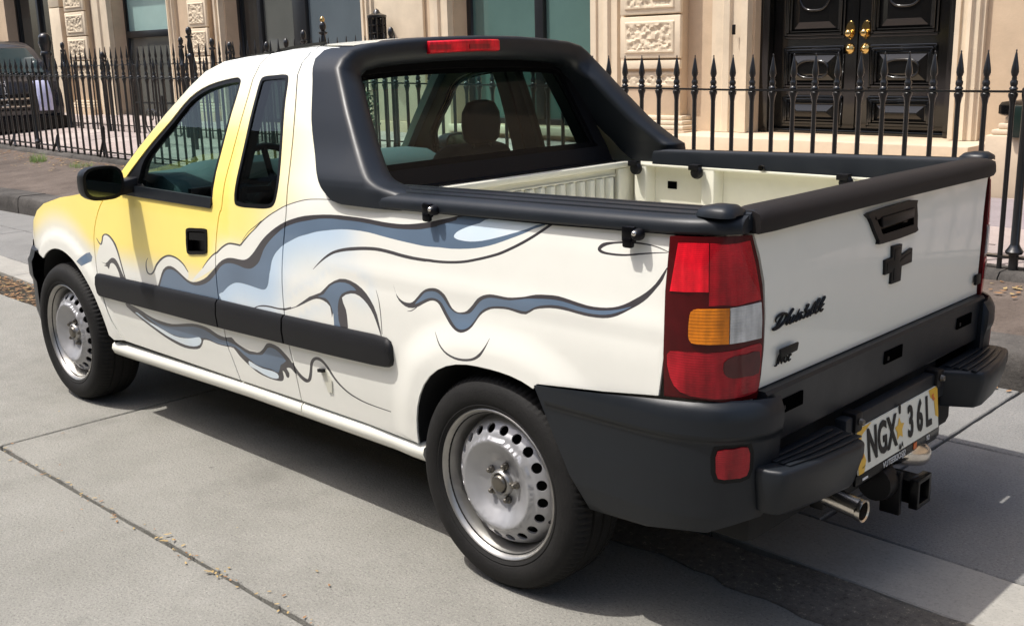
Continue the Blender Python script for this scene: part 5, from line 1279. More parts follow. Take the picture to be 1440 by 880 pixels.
# stone channel, laid end to end
chan = struct(thing('drain_channel', None, None, (0, 0, 0)))
for k in ('label', 'category'):
    if k in chan: del chan[k]
x = -24.0
while x < 22:
    L = 1.25 if abs(x) < 40 else 1
    slab('channel_stone', [(x + .004, s_lo(x) + .003), (x + L - .004, s_lo(x + L) + .003), (x + L - .004, s_hi(x + L) - .003), (x + .004, s_hi(x) - .003)], -.06, .002, G['strip'], chan, amp=.003)
    x += L
def kerb_y(x): return -1.965 + .0337 * (x + .45)
lane = struct(thing('side_lane', None, None, (0, -1, 0)))
for k in ('label', 'category'):
    if k in lane: del lane[k]
LX = [-60, -36, -24, -18, -12, -6.5, -3.4, -.47, 2.4, 5.2, 8.15, 11.2, 15, 22]
for a, b in zip(LX, LX[1:]):
    for t0, t1 in ((0, .55), (.55, 1)):
        def yy(x, t): return s_lo(x) + (kerb_y(x) - s_lo(x)) * t
        slab('lane_slab', [(a + g, yy(a, t1) + .005 * (t1 < 1)), (b - g, yy(b, t1) + .005 * (t1 < 1)), (b - g, yy(b, t0) - .007 * 1), (a + g, yy(a, t0) - .007)], -.06, 0, G['pave'], lane, amp=.006)
kerb = struct(thing('kerb', None, None, (0, -2, 0)))
for k in ('label', 'category'):
    if k in kerb: del kerb[k]
x = -24.0
while x < 20:
    L = rng.uniform(.85, 1.15)
    dz = rng.uniform(-.008, .008); dy = rng.uniform(-.008, .008)
    b = MB()
    n = 8; secs = []
    for i in range(n + 1):
        xx = x + .006 + (L - .012) * i / n
        y = kerb_y(xx) + dy
        w = [.010 * noise.noise(Vector((xx * 4, k * 3.1, 1))) for k in range(5)]
        secs.append([(xx, y - .30, -.03), (xx, y - .30, .172 + dz + w[0] * .5), (xx, y - .03 + w[1], .176 + dz + w[1] * .6), (xx, y - .006 + w[2], .155 + dz), (xx, y + w[3], .08), (xx, y + .004 + w[4], -.03)])
    b.loft(secs).build('kerb_stone', G['kerb'], kerb, angle=50)
    x += L
# verge, railing plinth, pink paving
def rise(x): return .012 * max(0.0, x - 2.0)
vb = MB()
xs = [-30 + .25 * i for i in range(220)]
secs = []
for xx in xs:
    y0 = kerb_y(xx) - .29; y1 = -3.27
    secs.append([(xx, y0 + (y1 - y0) * t, .168 + t * (.035 + rise(xx)) + .012 * noise.noise(Vector((xx * 2.1, t * 5, 2))) * (0 < t)) for t in (0, .2, .4, .6, .8, 1.0)])
verge = struct(vb.loft(secs, closed=False, caps=False).build('verge', G['verge'], angle=80))
plinth = thing('railing_plinth', 'low rough dark stone plinth carrying the front iron railing', 'plinth', (6, -3.4, 0))
x = -8.0
while x < 20:
    L = rng.uniform(.5, .9)
    secs = []
    for i in range(6):
        xx = x + .004 + (L - .008) * i / 5
        w = [.018 * noise.noise(Vector((xx * 7, k * 2.7, 9))) for k in range(5)]
        zt = .245 + rise(xx)
        secs.append([(xx, -3.27 + w[0], .05), (xx, -3.275 + w[1], zt - .03), (xx, -3.30 + w[2] * .5, zt + w[2] * .4), (xx, -3.50, zt + w[3] * .4), (xx, -3.53, zt - .03), (xx, -3.53, .05)])
    MB().loft(secs).build('plinth_stone', G['kerb'], plinth, angle=45)
    x += L
def pave_z(x, y): return .235 + rise(x) * .6 + max(0, -3.5 - y) * .055
paving = struct(thing('pink_paving', None, None, (6, -5, 0)))
for k in ('label', 'category'):
    if k in paving: del paving[k]
bb = MB()
bb.loft([[(xx, y, pave_z(xx, y) - .02) for y in (-3.5, -5, -7.4)] for xx in (-10, 2, 12, 30)], closed=False, caps=False).build('paving_bed', G['dirt'], paving)
cache = {}
rows = 7
for r_ in range(rows):
    y1 = -3.54 - r_ * .50; y0 = y1 - .494
    xx = -3.0 - rng.random() * .5
    while xx < 21:
        L = .72
        if True:
            zc = pave_z(xx + L / 2, (y0 + y1) / 2)
            mi = 3 if r_ in (2, 3) and xx < 2.5 else rng.randrange(3)  # greyer rows carry a band of shade in their colour
            key = mi
            if key not in cache:
                o = MB().loft([[(-.356, -.245, -.05), (.356, -.245, -.05), (.356, .245, -.05), (-.356, .245, -.05)], [(-.356, -.245, -.004), (.356, -.245, -.004), (.356, .245, -.004), (-.356, .245, -.004)], [(-.351, -.240, 0), (.351, -.240, 0), (.351, .240, 0), (-.351, .240, 0)]]).build('paving_flag', G['flag'][mi], paving, angle=25)
                cache[key] = o
            else:
                o = copy_obj(cache[key], paving)
            o.location = (xx + L / 2, (y0 + y1) / 2, zc + rng.uniform(-.004, .004))
            o.rotation_euler = (math.atan(-.055), -.007, rng.uniform(-.004, .004))
        xx += L
# fallen leaves and weeds
lv = MB()
M['leaf'] = mat('dry_leaf', (0.26, 0.135, 0.055), rough=.8, var=.5, vscale=14)
M['leaf2'] = mat('pale_leaf', (0.34, 0.24, 0.10), rough=.8, var=.4, vscale=14)
M['grass'] = mat('weed_green', (0.11, 0.19, 0.03), rough=.7, var=.4, vscale=20)
def leaf(px_, py_, pz_, s, mi):
    a = rng.uniform(0, 6.28); t1, t2 = rng.uniform(-.5, .5), rng.uniform(-.5, .5)
    ca, sa = math.cos(a), math.sin(a)
    pts = [(-1, 0, 0), (-.35, .42, .1), (.4, .36, .1), (1, 0, .15), (.4, -.36, -.05), (-.35, -.42, -.05)]
    lv.add([(px_ + s * (u * ca - v * sa), py_ + s * (u * sa + v * ca), pz_ + s * (abs(w) + .25 * abs(t1 * u + t2 * v)) + .004) for u, v, w in pts], [(0, 1, 2, 3), (0, 3, 4, 5)], mi)
for i in range(2600):
    q = rng.random()
    if q < .45:     # against the plinth and across the verge
        xx = rng.uniform(-2.5, 14); t = abs(rng.gauss(0, .22)); y = -3.25 + t
        leaf(xx, y, .20 + rise(xx) * (1 - t / 1.2), rng.uniform(.012, .028), rng.randrange(2))
    elif q < .85:   # gutter in front of the truck
        xx = rng.uniform(3.4, 7.5); y = rng.uniform(s_hi(xx) - .0, .115)
        leaf(xx, y, -.028 + rng.random() * .02, rng.uniform(.010, .022), 0 if rng.random() < .8 else 1)
    elif q < .93:   # foot of the kerb
        xx = rng.uniform(-2.5, 9); leaf(xx, kerb_y(xx) + abs(rng.gauss(0, .05)) + .01, .002, rng.uniform(.008, .018), rng.randrange(2))
    else:           # scattered bits on the road, mostly along the joint
        xx = rng.uniform(-1, 3.5); y = 1.312 + rng.gauss(0, .02) if rng.random() < .75 else rng.uniform(.9, 2.2)
        leaf(xx, y, .001, rng.uniform(.004, .009), rng.randrange(2))
for cx, cy in ((1.02, 1.315), (.70, 1.325)):
    for i in range(8): leaf(cx + rng.gauss(0, .018), cy + rng.gauss(0, .012), .002 + rng.random() * .006, rng.uniform(.006, .012), 1)
struct(lv.build('fallen_leaves', [M['leaf'], M['leaf2']], fix=False), 'stuff')
def weed(cx, cy, cz, r, n, h, label):
    b = MB()
    for i in range(n):
        a = rng.uniform(0, 6.28); rr = r * rng.random() ** .5; x0, y0 = cx + rr * math.cos(a), cy + rr * .5 * math.sin(a)
        hh = h * rng.uniform(.5, 1.2); lx, ly = rng.uniform(-.5, .5) * hh, rng.uniform(-.5, .5) * hh; w = .0035
        b.add([(x0 - w, y0, cz), (x0 + w, y0, cz), (x0 + lx * .5 + w * .8, y0 + ly * .5, cz + hh * .6), (x0 + lx * .5 - w * .8, y0 + ly * .5, cz + hh * .6), (x0 + lx, y0 + ly, cz + hh)], [(0, 1, 2, 3), (3, 2, 4)])
    tag(b.build('weed_tuft', M['grass'], fix=False), label, 'weed', 'weeds on the verge')
weed(12.0, -2.95, .27, .16, 150, .13, 'small green weed tuft on the verge, the farther from the pickup bonnet')
weed(10.9, -3.0, .25, .22, 130, .09, 'low spreading green weed on the verge close beside the pickup bonnet')
weed(.45, -3.15, .20, .10, 40, .05, 'tiny green weed on the verge by the thick railing post')

# ------------------------------------------------------------------ iron railings
M['iron'] = mat('black_iron_paint', (0.010, 0.010, 0.011), rough=.30, coat=.3, var=.2, vscale=20, bump=.08, bscale=60)
M['brass'] = mat('polished_brass', (0.62, 0.43, 0.17), rough=.2, metal=1.0, var=.08, vscale=30)
front = thing('iron_railing', 'black spear-topped iron railing on the low plinth in front of the townhouse', 'railing', (6, -3.4, .2))
def rail_z(x): return 1.225 + rise(x)
secs = []
for xx in (-6, 0, 2, 4, 8, 12, 16, 20):
    secs.append([(xx, -3.4 + a, rail_z(xx) + b) for a, b in ((.020, -.006), (.020, .006), (-.020, .006), (-.020, -.006))])
MB().loft(secs).build('top_rail', M['iron'], front)
secs = []
for xx in (-6, 0, 2, 4, 8, 12, 16, 20):
    secs.append([(xx, -3.4 + a, .315 + rise(xx) + b) for a, b in ((.020, -.007), (.020, .007), (-.020, .007), (-.020, -.007))])
MB().loft(secs).build('bottom_rail', M['iron'], front)
bar_prof = [(0, .0), (.0145, .0), (.0145, .92), (.020, .955), (.026, .968), (.027, .982), (.017, .988), (.017, 1.000), (.024, 1.006), (.022, 1.014), (.016, 1.02), (.021, 1.034), (.021, 1.046), (.013, 1.058), (.015, 1.064), (.012, 1.072), (.017, 1.080), (.0215, 1.097), (.0195, 1.118), (.012, 1.160), (.006, 1.195), (.003, 1.205), (.0045, 1.210), (.003, 1.217), (0, 1.219)]
bar_mesh = MB().lathe(bar_prof, (0, 0, 0), 'z', 10).build('spear_bar', M['iron'], front, angle=60)
bx = [.176 + .1487 * k for k in range(-22, 56)]
xx = bx[-1] + .17
while xx < 17.5:
    bx.append(xx); xx += .182
first = True
for xx in bx:
    o = bar_mesh if first else copy_obj(bar_mesh, front)
    if first: first = False
    o.location = (xx, -3.4, rail_z(xx) - .994)
# thicker post with a foot collar near the right end, and stout posts along the far stretch
for xx, r in ((.215, .026), (8.9, .022), (13.0, .022)):
    zb = .14 + rise(xx); zr = rail_z(xx)
    MB().lathe([(0, zb), (r, zb), (r, .33 + rise(xx)), (r * 1.7, .335 + rise(xx)), (r * 1.9, .35 + rise(xx)), (r * 1.3, .372 + rise(xx)), (r * .95, .39 + rise(xx)), (r * .85, zr - .07), (.030, zr - .02), (.030, zr + .015), (.014, zr + .03), (0, zr + .03)], (xx + (.0 if xx > 1 else -.115), -3.40 + (0 if xx > 1 else .0), 0), 'z', 14).build('stout_post', M['iron'], front, angle=45)
for xx, h in ((13.7, .16), (12.3, .2), (15.0, .2), (10.95, .36)):
    MB().tube([(xx - .10, -3.33, .26 + rise(xx)), (xx - .02, -3.35, .26 + rise(xx) + h * .5), (xx, -3.37, .26 + rise(xx) + h), (xx + .02, -3.35, .26 + rise(xx) + h * .5), (xx + .10, -3.33, .26 + rise(xx))], .017, 6).build('cast_bracket', M['iron'], front)
# area railing nearer the house, with taller ball-topped newels
area = thing('area_railing', 'second black iron railing close to the house, beyond the front one, with ball-topped newels', 'railing', (12, -5.4, .4))
def agz(x): return pave_z(x, -5.4)
MB().box(7.6, 16.6, -5.415, -5.385, 1.455, 1.468).build('top_rail', M['iron'], area)
MB().box(7.6, 16.6, -5.415, -5.385, .52, .535).build('bottom_rail', M['iron'], area)
ap = [(0, 0), (.013, 0), (.013, 1.02), (.022, 1.04), (.022, 1.06), (.014, 1.075), (.020, 1.10), (.011, 1.13), (.021, 1.165), (.015, 1.21), (.004, 1.32), (0, 1.33)]
ab = MB().lathe(ap, (0, 0, 0), 'z', 8).build('spear_bar', M['iron'], area, angle=60)
xx = 7.75; k = 0
while xx < 16.5:
    o = ab if k == 0 else copy_obj(ab, area)
    o.location = (xx, -5.4, .415 + .02 * math.sin(xx * 9) * .4)
    xx += .178; k += 1
def newel(x, top, name='newel_post', r=.03, m='iron'):
    MB().lathe([(0, .36), (r * 1.3, .36), (r * 1.3, .5), (r, .53), (r, top - .46), (r * 1.6, top - .42), (r * 1.6, top - .39), (r * .9, top - .37), (r * 1.3, top - .27), (r * .8, top - .17), (r * 1.7, top - .15), (r * 1.7, top - .135), (r * .7, top - .12), (r * 1.2, top - .09), (r * 1.35, top - .06), (r * 1.1, top - .025), (r * .4, top - .005), (0, top)], (x, -5.36, 0), 'z', 14).build(name, M[m], area, angle=50)
for x, t in ((12.19, 1.97), (12.43, 1.84), (11.60, 1.80), (11.15, 1.74), (10.27, 1.72), (9.83, 1.75), (9.45, 1.84), (9.04, 1.93), (7.76, 1.82), (14.9, 1.68), (16.3, 1.86)):
    newel(x, t, r=.026 if t < 1.9 else .032)
MB().lathe([(0, 1.985), (.012, 1.98), (.026, 1.96), (.030, 1.94), (.022, 1.92), (.012, 1.912)], (9.04, -5.36, 0), 'z', 14).build('gilded_ball', M['brass'], area)
gp = MB().lathe([(0, .3), (.07, .3), (.07, 1.62), (.095, 1.65), (.095, 1.70), (.08, 1.72), (.10, 1.80), (.115, 1.86), (.10, 1.92), (.105, 1.945), (.09, 1.985), (.05, 2.02), (0, 2.03)], (17.05, -5.4, 0), 'z', 18).build('gate_post', M['iron'], angle=45)
tag(gp, 'stout black iron gate post with domed cap beyond the dark van bonnet', 'gate post')
# scrolled iron gate seen through the cab
gate = thing('scroll_gate', 'black iron garden gate with C-shaped scrolls, seen through the pickup side window', 'gate', (12, -4.6, .3))
for x0 in (11.35, 12.05):
    for sg in (1, -1):
        pts = []
        for i in range(26):
            a = i / 25 * 5.2
            rr = .22 * (1 - i / 32)
            pts.append((x0 + sg * (.02 + rr * math.sin(a) * .9), -4.6, .52 + .22 - rr * math.cos(a) + .0))
        MB().tube(pts, .011, 6).build('scroll', M['iron'], gate)
MB().box(10.9, 12.5, -4.612, -4.588, .94, .965).build('gate_rail', M['iron'], gate)
MB().box(10.9, 12.5, -4.612, -4.588, .30, .325).build('gate_rail', M['iron'], gate)
for x0 in (10.92, 11.7, 12.48):
    MB().box(x0 - .02, x0 + .02, -4.62, -4.58, .25, 1.05).build('gate_post', M['iron'], gate)
# ------------------------------------------------------------------ townhouse
def wall_mat(name, col, bump=.15):
    return mat(name, col, rough=.85, var=.15, vscale=2.2, bump=bump, bscale=45, spec=.2)
M['stone'] = wall_mat('painted_stone', lin((199, 177, 150)))
M['stonelight'] = wall_mat('pale_painted_stone', lin((214, 198, 173)))
M['stonedark'] = wall_mat('darker_buff_stone', lin((190, 165, 138)))  # darker tone of the buff stone
M['carve'] = wall_mat('carved_stone', lin((208, 192, 167)), .3)
M['step'] = wall_mat('step_stone', lin((200, 182, 158)))
M['door'] = mat('black_door_gloss', (0.005, 0.005, 0.005), rough=.16, coat=.25, coat_rough=.10, var=.2, vscale=3)
M['wframe'] = mat('window_frame_black', (0.012, 0.013, 0.015), rough=.35)
def pane_mat(name, col, rough=.08):
    return mat(name, col, rough=rough, coat=.5, var=.12, vscale=1.2, spec=.5)
M['pane_teal'] = pane_mat('pane_blind_teal', (0.30, 0.44, 0.41), .25)
M['pane_green'] = pane_mat('pane_green', (0.085, 0.150, 0.135), .12)
M['pane_grey'] = pane_mat('pane_slate', (0.10, 0.125, 0.14), .10)
M['pane_dark'] = pane_mat('pane_dark', (0.018, 0.020, 0.020), .06)
M['pane_mid'] = pane_mat('pane_olive', (0.10, 0.105, 0.095), .12)
house = thing('townhouse', 'buff painted stone townhouse with carved pilasters and black double door behind the railings', 'house', (8, -7, .4))
FY = -7.0
opens = [(-3.6, -1.4, .75, 3.3), (1.99, 4.02, .64, 3.45), (6.13, 8.45, .62, 3.3), (10.26, 13.85, .50, 3.3), (15.57, 17.70, .46, 3.3), (20.2, 22.6, .40, 3.3), (25, 27, .5, 3.3)]
TOPZ = 7.5
edges = [-30.0] + [v for o in opens for v in o[:2]] + [30.0]
w = MB()
for i in range(0, len(edges), 2):
    w.box(edges[i], edges[i + 1], FY - .45, FY, .15, TOPZ)
for a, b, z0, z1 in opens:
    w.box(a, b, FY - .45, FY, .15, z0 - .002)
    w.box(a, b, FY - .45, FY, z1, 4.6)
    w.box(a, b, FY - .45, FY - .02, 4.6, 6.9); w.box(a, b, FY - .45, FY, 6.9, TOPZ)
w.box(-30, 30, FY - 6, FY - .46, .0, TOPZ)
w.build('facade_wall', M['stone'], house, fix=False)
MB().box(-30, 30, FY, FY + .18, 3.75, 3.95).box(-30, 30, FY, FY + .28, 3.952, 4.05).build('string_course', M['stonelight'], house, bevel=.02)
MB().box(-30.2, 30.2, FY - 6.1, FY + .5, TOPZ, TOPZ + .25).build('cornice', M['stonelight'], house, bevel=.04)
for a, b, z0, z1 in opens:      # upper windows
    up = MB().box(a + .1, b - .1, FY - .018, FY + .03, 4.7, 6.8).build('window', M['wframe'], house, bevel=.01)
    for k in range(2):
        MB().box(a + .2 + k * (b - a - .3) / 2, a + .1 + (k + 1) * (b - a - .2) / 2 - .05, FY + .031, FY + .035, 4.85, 6.65).build('pane', M['pane_grey'], up)
# skirting course along the foot
sk = MB()
for i in range(0, len(edges), 2):
    sk.box(edges[i] + .02, edges[i + 1] - .02, FY + .001, FY + .07, .15, .62)
sk.build('base_course', M['stone'], house, bevel=.015)

def architrave(x0, x1, z0, z1, flip):
    """stepped vertical moulding from x0 (by the opening) to x1"""
    d = (x1 - x0)
    pr = [(0, .0), (0, .10), (.18, .10), (.20, .075), (.42, .075), (.45, .11), (.60, .12), (.66, .085), (.85, .085), (.90, .05), (1.0, .05), (1.0, 0)]
    poly = [(x0 + d * t, FY + .001 + h) for t, h in pr]
    return MB().prism(poly, 'z', z0, z1).build('architrave', M['stonelight'], house, angle=20)
for x0, x1 in ((6.10, 5.66), (8.47, 8.86), (4.05, 4.50), (1.96, 1.72), (13.88, 14.10), (10.23, 9.98), (17.72, 18.45), (15.54, 15.36), (20.17, 20.0)):
    architrave(x0, x1, .645 if x0 < 5 else .45, 3.5, x1 > x0)
def relief(x0, x1, z0, z1, y, seed, parent, n=44, amp=.016):
    """carved block: a raised grid worked into worm-like and leafy relief"""
    vs = []; fs = []
    nx = n; nz = max(6, int(n * (z1 - z0) / (x1 - x0)))
    for j in range(nz + 1):
        for i in range(nx + 1):
            u, v = i / nx, j / nz
            px_, pz_ = x0 + (x1 - x0) * u, z0 + (z1 - z0) * v
            e = min(u, 1 - u, v * (z1 - z0) / (x1 - x0), (1 - v) * (z1 - z0) / (x1 - x0))
            q = noise.noise(Vector((px_ * 15, pz_ * 15, seed))) ; q2 = noise.noise(Vector((px_ * 34 + 5, pz_ * 34, seed + 4)))
            h = amp * (sstep(-.12, .10, q) * .8 + .45 * sstep(-.1, .15, q2))
            if e < .055: h = amp * .9 if e > .012 else 0
            vs.append((px_, y + h, pz_))
    for j in range(nz):
        for i in range(nx):
            a = j * (nx + 1) + i
            fs.append((a, a + nx + 1, a + nx + 2, a + 1))
    return MB().add(vs, fs).build('carved_panel', M['carve'], parent, angle=25)
def pilaster(x0, x1, d, seed, z_base, first_top, h=.44, pitch=.458, blocks=4):
    p = MB()
    p.box(x0 + .03, x1 - .03, FY + .001, FY + d - .02, .3, 3.6)
    pil = p.build('pilaster', M['stone'], house, bevel=.006)
    for k in range(blocks):
        zt = first_top + pitch * k
        MB().box(x0, x1, FY + d - .0195, FY + d + .035, zt - h, zt).build('rusticated_block', M['stonelight'], pil, bevel=.014)
        relief(x0 + .06 * (x1 - x0) / .7, x1 - .06 * (x1 - x0) / .7, zt - h + .05, zt - .05, FY + d + .0352, seed + k * 7, pil)
    b = first_top - h
    MB().box(x0 + .005, x1 - .005, FY + d - .0195, FY + d + .03, b - .11, b - .02).build('plain_band', M['stonelight'], pil, bevel=.008)
    relief(x0 + .04, x1 - .04, b - .31, b - .135, FY + d - .0192, seed + 50, pil, amp=.02)
    for q, (dz, o) in enumerate(((.0, .0), (.05, .03), (.10, .055))):
        MB().box(x0 - .02 - o, x1 + .02 + o, FY + .0012, FY + d + .02 + o, z_base - dz - .048, z_base - dz).build('base_moulding', M['stonelight'], pil, bevel=.014)
    MB().box(x0 - .10, x1 + .10, FY + .0012, FY + d + .09, .25, z_base - .15).build('pilaster_plinth', M['stone'], pil, bevel=.01)
    return pil
pilaster(4.80, 5.60, .16, 11, .80, 1.842, blocks=4)
pilaster(14.22, 14.80, .10, 31, .80, 1.56, blocks=5)
pilaster(18.46, 19.30, .16, 51, .80, 2.00, blocks=4)
pilaster(23.2, 24.0, .16, 71, .80, 2.00, blocks=4)
pp = MB().box(19.62, 20.08, FY + .001, FY + .14, .3, 2.575).box(19.62, 20.08, FY + .001, FY + .14, 2.59, 3.6).build('plain_pilaster', M['stonelight'], house, bevel=.01)
MB().box(9.00, 10.05, FY + .0011, FY + .05, .62, 3.6).build('wall_panel', M['stonelight'], house, bevel=.01)

def window(x0, x1, z0, z1, mull, rows, mats, name='window'):
    """black frame set back in the reveal, panes between mullions; rows = list of z breaks"""
    f = MB()
    y0, y1 = FY - .30, FY - .22
    t = .07
    f.box(x0 - .001, x0 + t, y0, y1, z0, z1); f.box(x1 - t, x1 + .001, y0, y1, z0, z1)
    f.box(x0 + t, x1 - t, y0, y1, z0, z0 + t); f.box(x0 + t, x1 - t, y0, y1, z1 - t, z1)
    fr = f.build('window', M['wframe'], house, bevel=.008)
    xs = [x0 + t] + [v for a in mull for v in a] + [x1 - t]
    for a, b in mull: MB().box(a, b, y0, y1 + .015, z0 + t, z1 - t).build('mullion', M['wframe'], fr, bevel=.006)
    k = 0
    for i in range(0, len(xs), 2):
        zs = [z0 + t] + rows + [z1 - t]
        for j in range(len(zs) - 1):
            if j: MB().box(xs[i], xs[i + 1], y0, y1 + .01, zs[j] - .06, zs[j] + .06).build('transom', M['wframe'], fr, bevel=.006)
            a = zs[j] + (.06 if j else 0); b = zs[j + 1] - (.06 if j < len(zs) - 2 else 0)
            mm = mats[k % len(mats)]; k += 1
            MB().box(xs[i], xs[i + 1], y0 + .02, y0 + .03, a, b).build('pane', M[mm], fr)
    MB().box(x0 - .06, x1 + .06, FY - .20, FY + .12, z0 - .10, z0 - .0021).build('window_sill', M['stonelight'], house, bevel=.015)
    return fr
window(6.13, 8.45, .62, 3.3, [(7.10, 7.24)], [], ['pane_green', 'pane_green'])
window(10.26, 13.85, .50, 3.3, [(11.95, 12.28), (13.15, 13.25)], [], ['pane_grey', 'pane_mid', 'pane_dark'])
window(15.57, 17.70, .46, 3.3, [], [2.0], ['pane_mid', 'pane_teal'])
window(20.2, 22.6, .40, 3.3, [(21.4, 21.5)], [], ['pane_dark', 'pane_dark'])
window(-3.6, -1.4, .75, 3.3, [(-2.54, -2.46)], [2.0], ['pane_grey'])
window(25, 27, .5, 3.3, [(25.96, 26.04)], [2.0], ['pane_grey'])
# front steps
st = thing('door_steps', None, None, (3, -6.4, .4), parent=house)
MB().box(1.55, 4.62, -6.98, -6.35, .30, .640).build('top_step', M['step'], st, bevel=.012)
MB().box(1.35, 4.80, -6.349, -6.02, .25, .50).build('lower_step', M['step'], st, bevel=.012)
# black double door
dy = FY - .20
dcase = MB().box(1.99, 2.09, dy - .1, dy + .10, .641, 3.45).box(3.92, 4.02, dy - .1, dy + .10, .641, 3.45).box(2.09, 3.92, dy - .1, dy + .10, 3.2, 3.45).box(2.09, 3.92, dy - .1, dy + .05, .641, .68).build('door_frame', M['door'], house, bevel=.008)
for hinge, (x0, x1) in ((0, (2.095, 3.0)), (1, (3.01, 3.915))):
    leaf_ = MB().box(x0, x1, dy - .06, dy, .685, 3.195).build('door', M['door'], house, bevel=.006)
    a, b = x0 + .13, x1 - .13
    def raised(z0, z1):
        # bolection frame with stepped edges round a fielded panel
        for k, (o, h) in enumerate(((0, .022), (.028, .034), (.052, .020))):
            q = MB()
            t = .024
            q.box(a + o, b - o, dy + .0005, dy + h, z0 + o, z0 + o + t); q.box(a + o, b - o, dy + .0005, dy + h, z1 - o - t, z1 - o)
            q.box(a + o, a + o + t, dy + .0005, dy + h, z0 + o + t, z1 - o - t); q.box(b - o - t, b - o, dy + .0005, dy + h, z0 + o + t, z1 - o - t)
            q.build('panel_moulding', M['door'], leaf_, bevel=.008)
        MB().loft([[(a + .085, dy, z0 + .085), (b - .085, dy, z0 + .085), (b - .085, dy, z1 - .085), (a + .085, dy, z1 - .085)], [(a + .16, dy + .030, z0 + .16), (b - .16, dy + .030, z0 + .16), (b - .16, dy + .030, z1 - .16), (a + .16, dy + .030, z1 - .16)]]).build('fielded_panel', M['door'], leaf_, angle=20)
    raised(1.56, 3.05); raised(1.06, 1.49); raised(.70, 1.01)
    cx = (a + b) / 2
    def oval(zc, rx, rz, ex):
        pts = []
        for k in range(40):
            q = 2 * math.pi * k / 40; c, s_ = math.cos(q), math.sin(q); r = (abs(c) ** ex + abs(s_) ** ex) ** (-1 / ex)
            pts.append((cx + rx * r * c, dy + .034, zc + rz * r * s_))
        MB().tube(pts + [pts[0]], .012, 8, caps=False).build('oval_ring', M['door'], leaf_, angle=60)
    oval(1.265, .17, .085, 2.6); oval(2.25, .19, .42, 3.2)
    kx = x1 - .075 if hinge == 0 else x0 + .075
    kn = MB().lathe([(0, .012), (.055, .012), (.060, .006), (.060, 0)], (kx, dy + .0005, 1.63), 'y', 24)
    pl = MB().add([(kx + rx * math.cos(q), dy + .004 + h, zc + rz * math.sin(q)) for h, sc in ((0, 1), (.012, .9)) for q in (2 * math.pi * k / 24 for k in range(24)) for rx, rz, zc in ((.048 * sc, .088 * sc, 1.63),)], [tuple(range(24)), tuple(range(24, 48))] + [(i, (i + 1) % 24, 24 + (i + 1) % 24, 24 + i) for i in range(24)]).build('door_plate', M['brass'], leaf_)
    MB().lathe([(.012, 0), (.012, .02), (.026, .03), (.036, .044), (.032, .058), (.015, .066), (0, .068)], (kx, dy + .014, 1.60), 'y', 20).build('door_knob', M['brass'], leaf_, angle=60)
    MB().lathe([(.052, 0), (.053, .010), (.040, .020), (.034, .024), (.024, .044), (.010, .052), (0, .053)], (kx, dy + .002, 1.455), 'y', 20).build('door_knob', M['brass'], leaf_, angle=60)
bell = MB().box(4.17, 4.20, FY + .121, FY + .15, 1.62, 1.72).build('door_bell', M['black'], house, bevel=.006)
# wall lantern
lan = thing('wall_lantern', 'black iron wall lantern with openwork cage between the two tall windows', 'lantern', (9.7, -6.75, 1.7))
for z in (1.72, 1.80, 1.90, 2.0):
    MB().lathe([(.10, -.012), (.125, 0), (.10, .012)], (9.7, -6.75, z), 'z', 14).build('cage_hoop', M['iron'], lan)
for k in range(8):
    q = 2 * math.pi * k / 8
    MB().tube([(9.7 + .11 * math.cos(q), -6.75 + .11 * math.sin(q), z) for z in (1.70, 2.02)], .014, 6).build('cage_bar', M['iron'], lan)
MB().lathe([(.0, 2.12), (.03, 2.10), (.05, 2.06), (.13, 2.03), (.13, 2.0)], (9.7, -6.75, 0), 'z', 16).build('lantern_cap', M['iron'], lan)
MB().lathe([(.0, 1.66), (.08, 1.68), (.07, 1.98), (0, 1.99)], (9.7, -6.75, 0), 'z', 14).build('lantern_body', M['black'], lan)
MB().box(9.66, 9.74, -6.95, -6.75, 1.66, 1.70).build('lantern_bracket', M['iron'], lan, bevel=.005)
# pedestal and trough at the right
ped = thing('stone_pedestal', 'cream stone pedestal with stepped top, right of the black front door', 'pedestal', (.6, -5.9, .4))
MB().box(.2, 1.12, -6.3, -5.55, .30, .81).build('pedestal_block', M['step'], ped, bevel=.012)
for i, (o, z0, z1) in enumerate(((.03, .811, .85), (.065, .851, .895), (.10, .896, .945))):
    MB().box(.2 + o, 1.12 - o, -6.3 + o, -5.55 - o, z0, z1).build('pedestal_moulding', M['step'], ped, bevel=.012)
tr = thing('planter_trough', 'black metal trough with rounded rim standing on the cream stone pedestal', 'trough', (.6, -5.9, .946))
secs = []
for x, s_ in ((1.085, .6), (1.07, .9), (1.03, 1), (.2, 1)):
    secs.append([(x, -5.9 + .28 * s_ * a, 1.0 + .053 * s_ * b) for a, b in ((1, -.7), (1, .5), (.8, 1), (-.8, 1), (-1, .5), (-1, -.7), (-.8, -1), (.8, -1))])
MB().loft(secs).build('trough_rim', M['gloss'], tr, angle=50)
MB().box(.22, .93, -5.56, -5.50, .80, 1.035).build('trough_front', mat('bottle_green', (0.006, 0.016, 0.012), rough=.3), tr, bevel=.012)

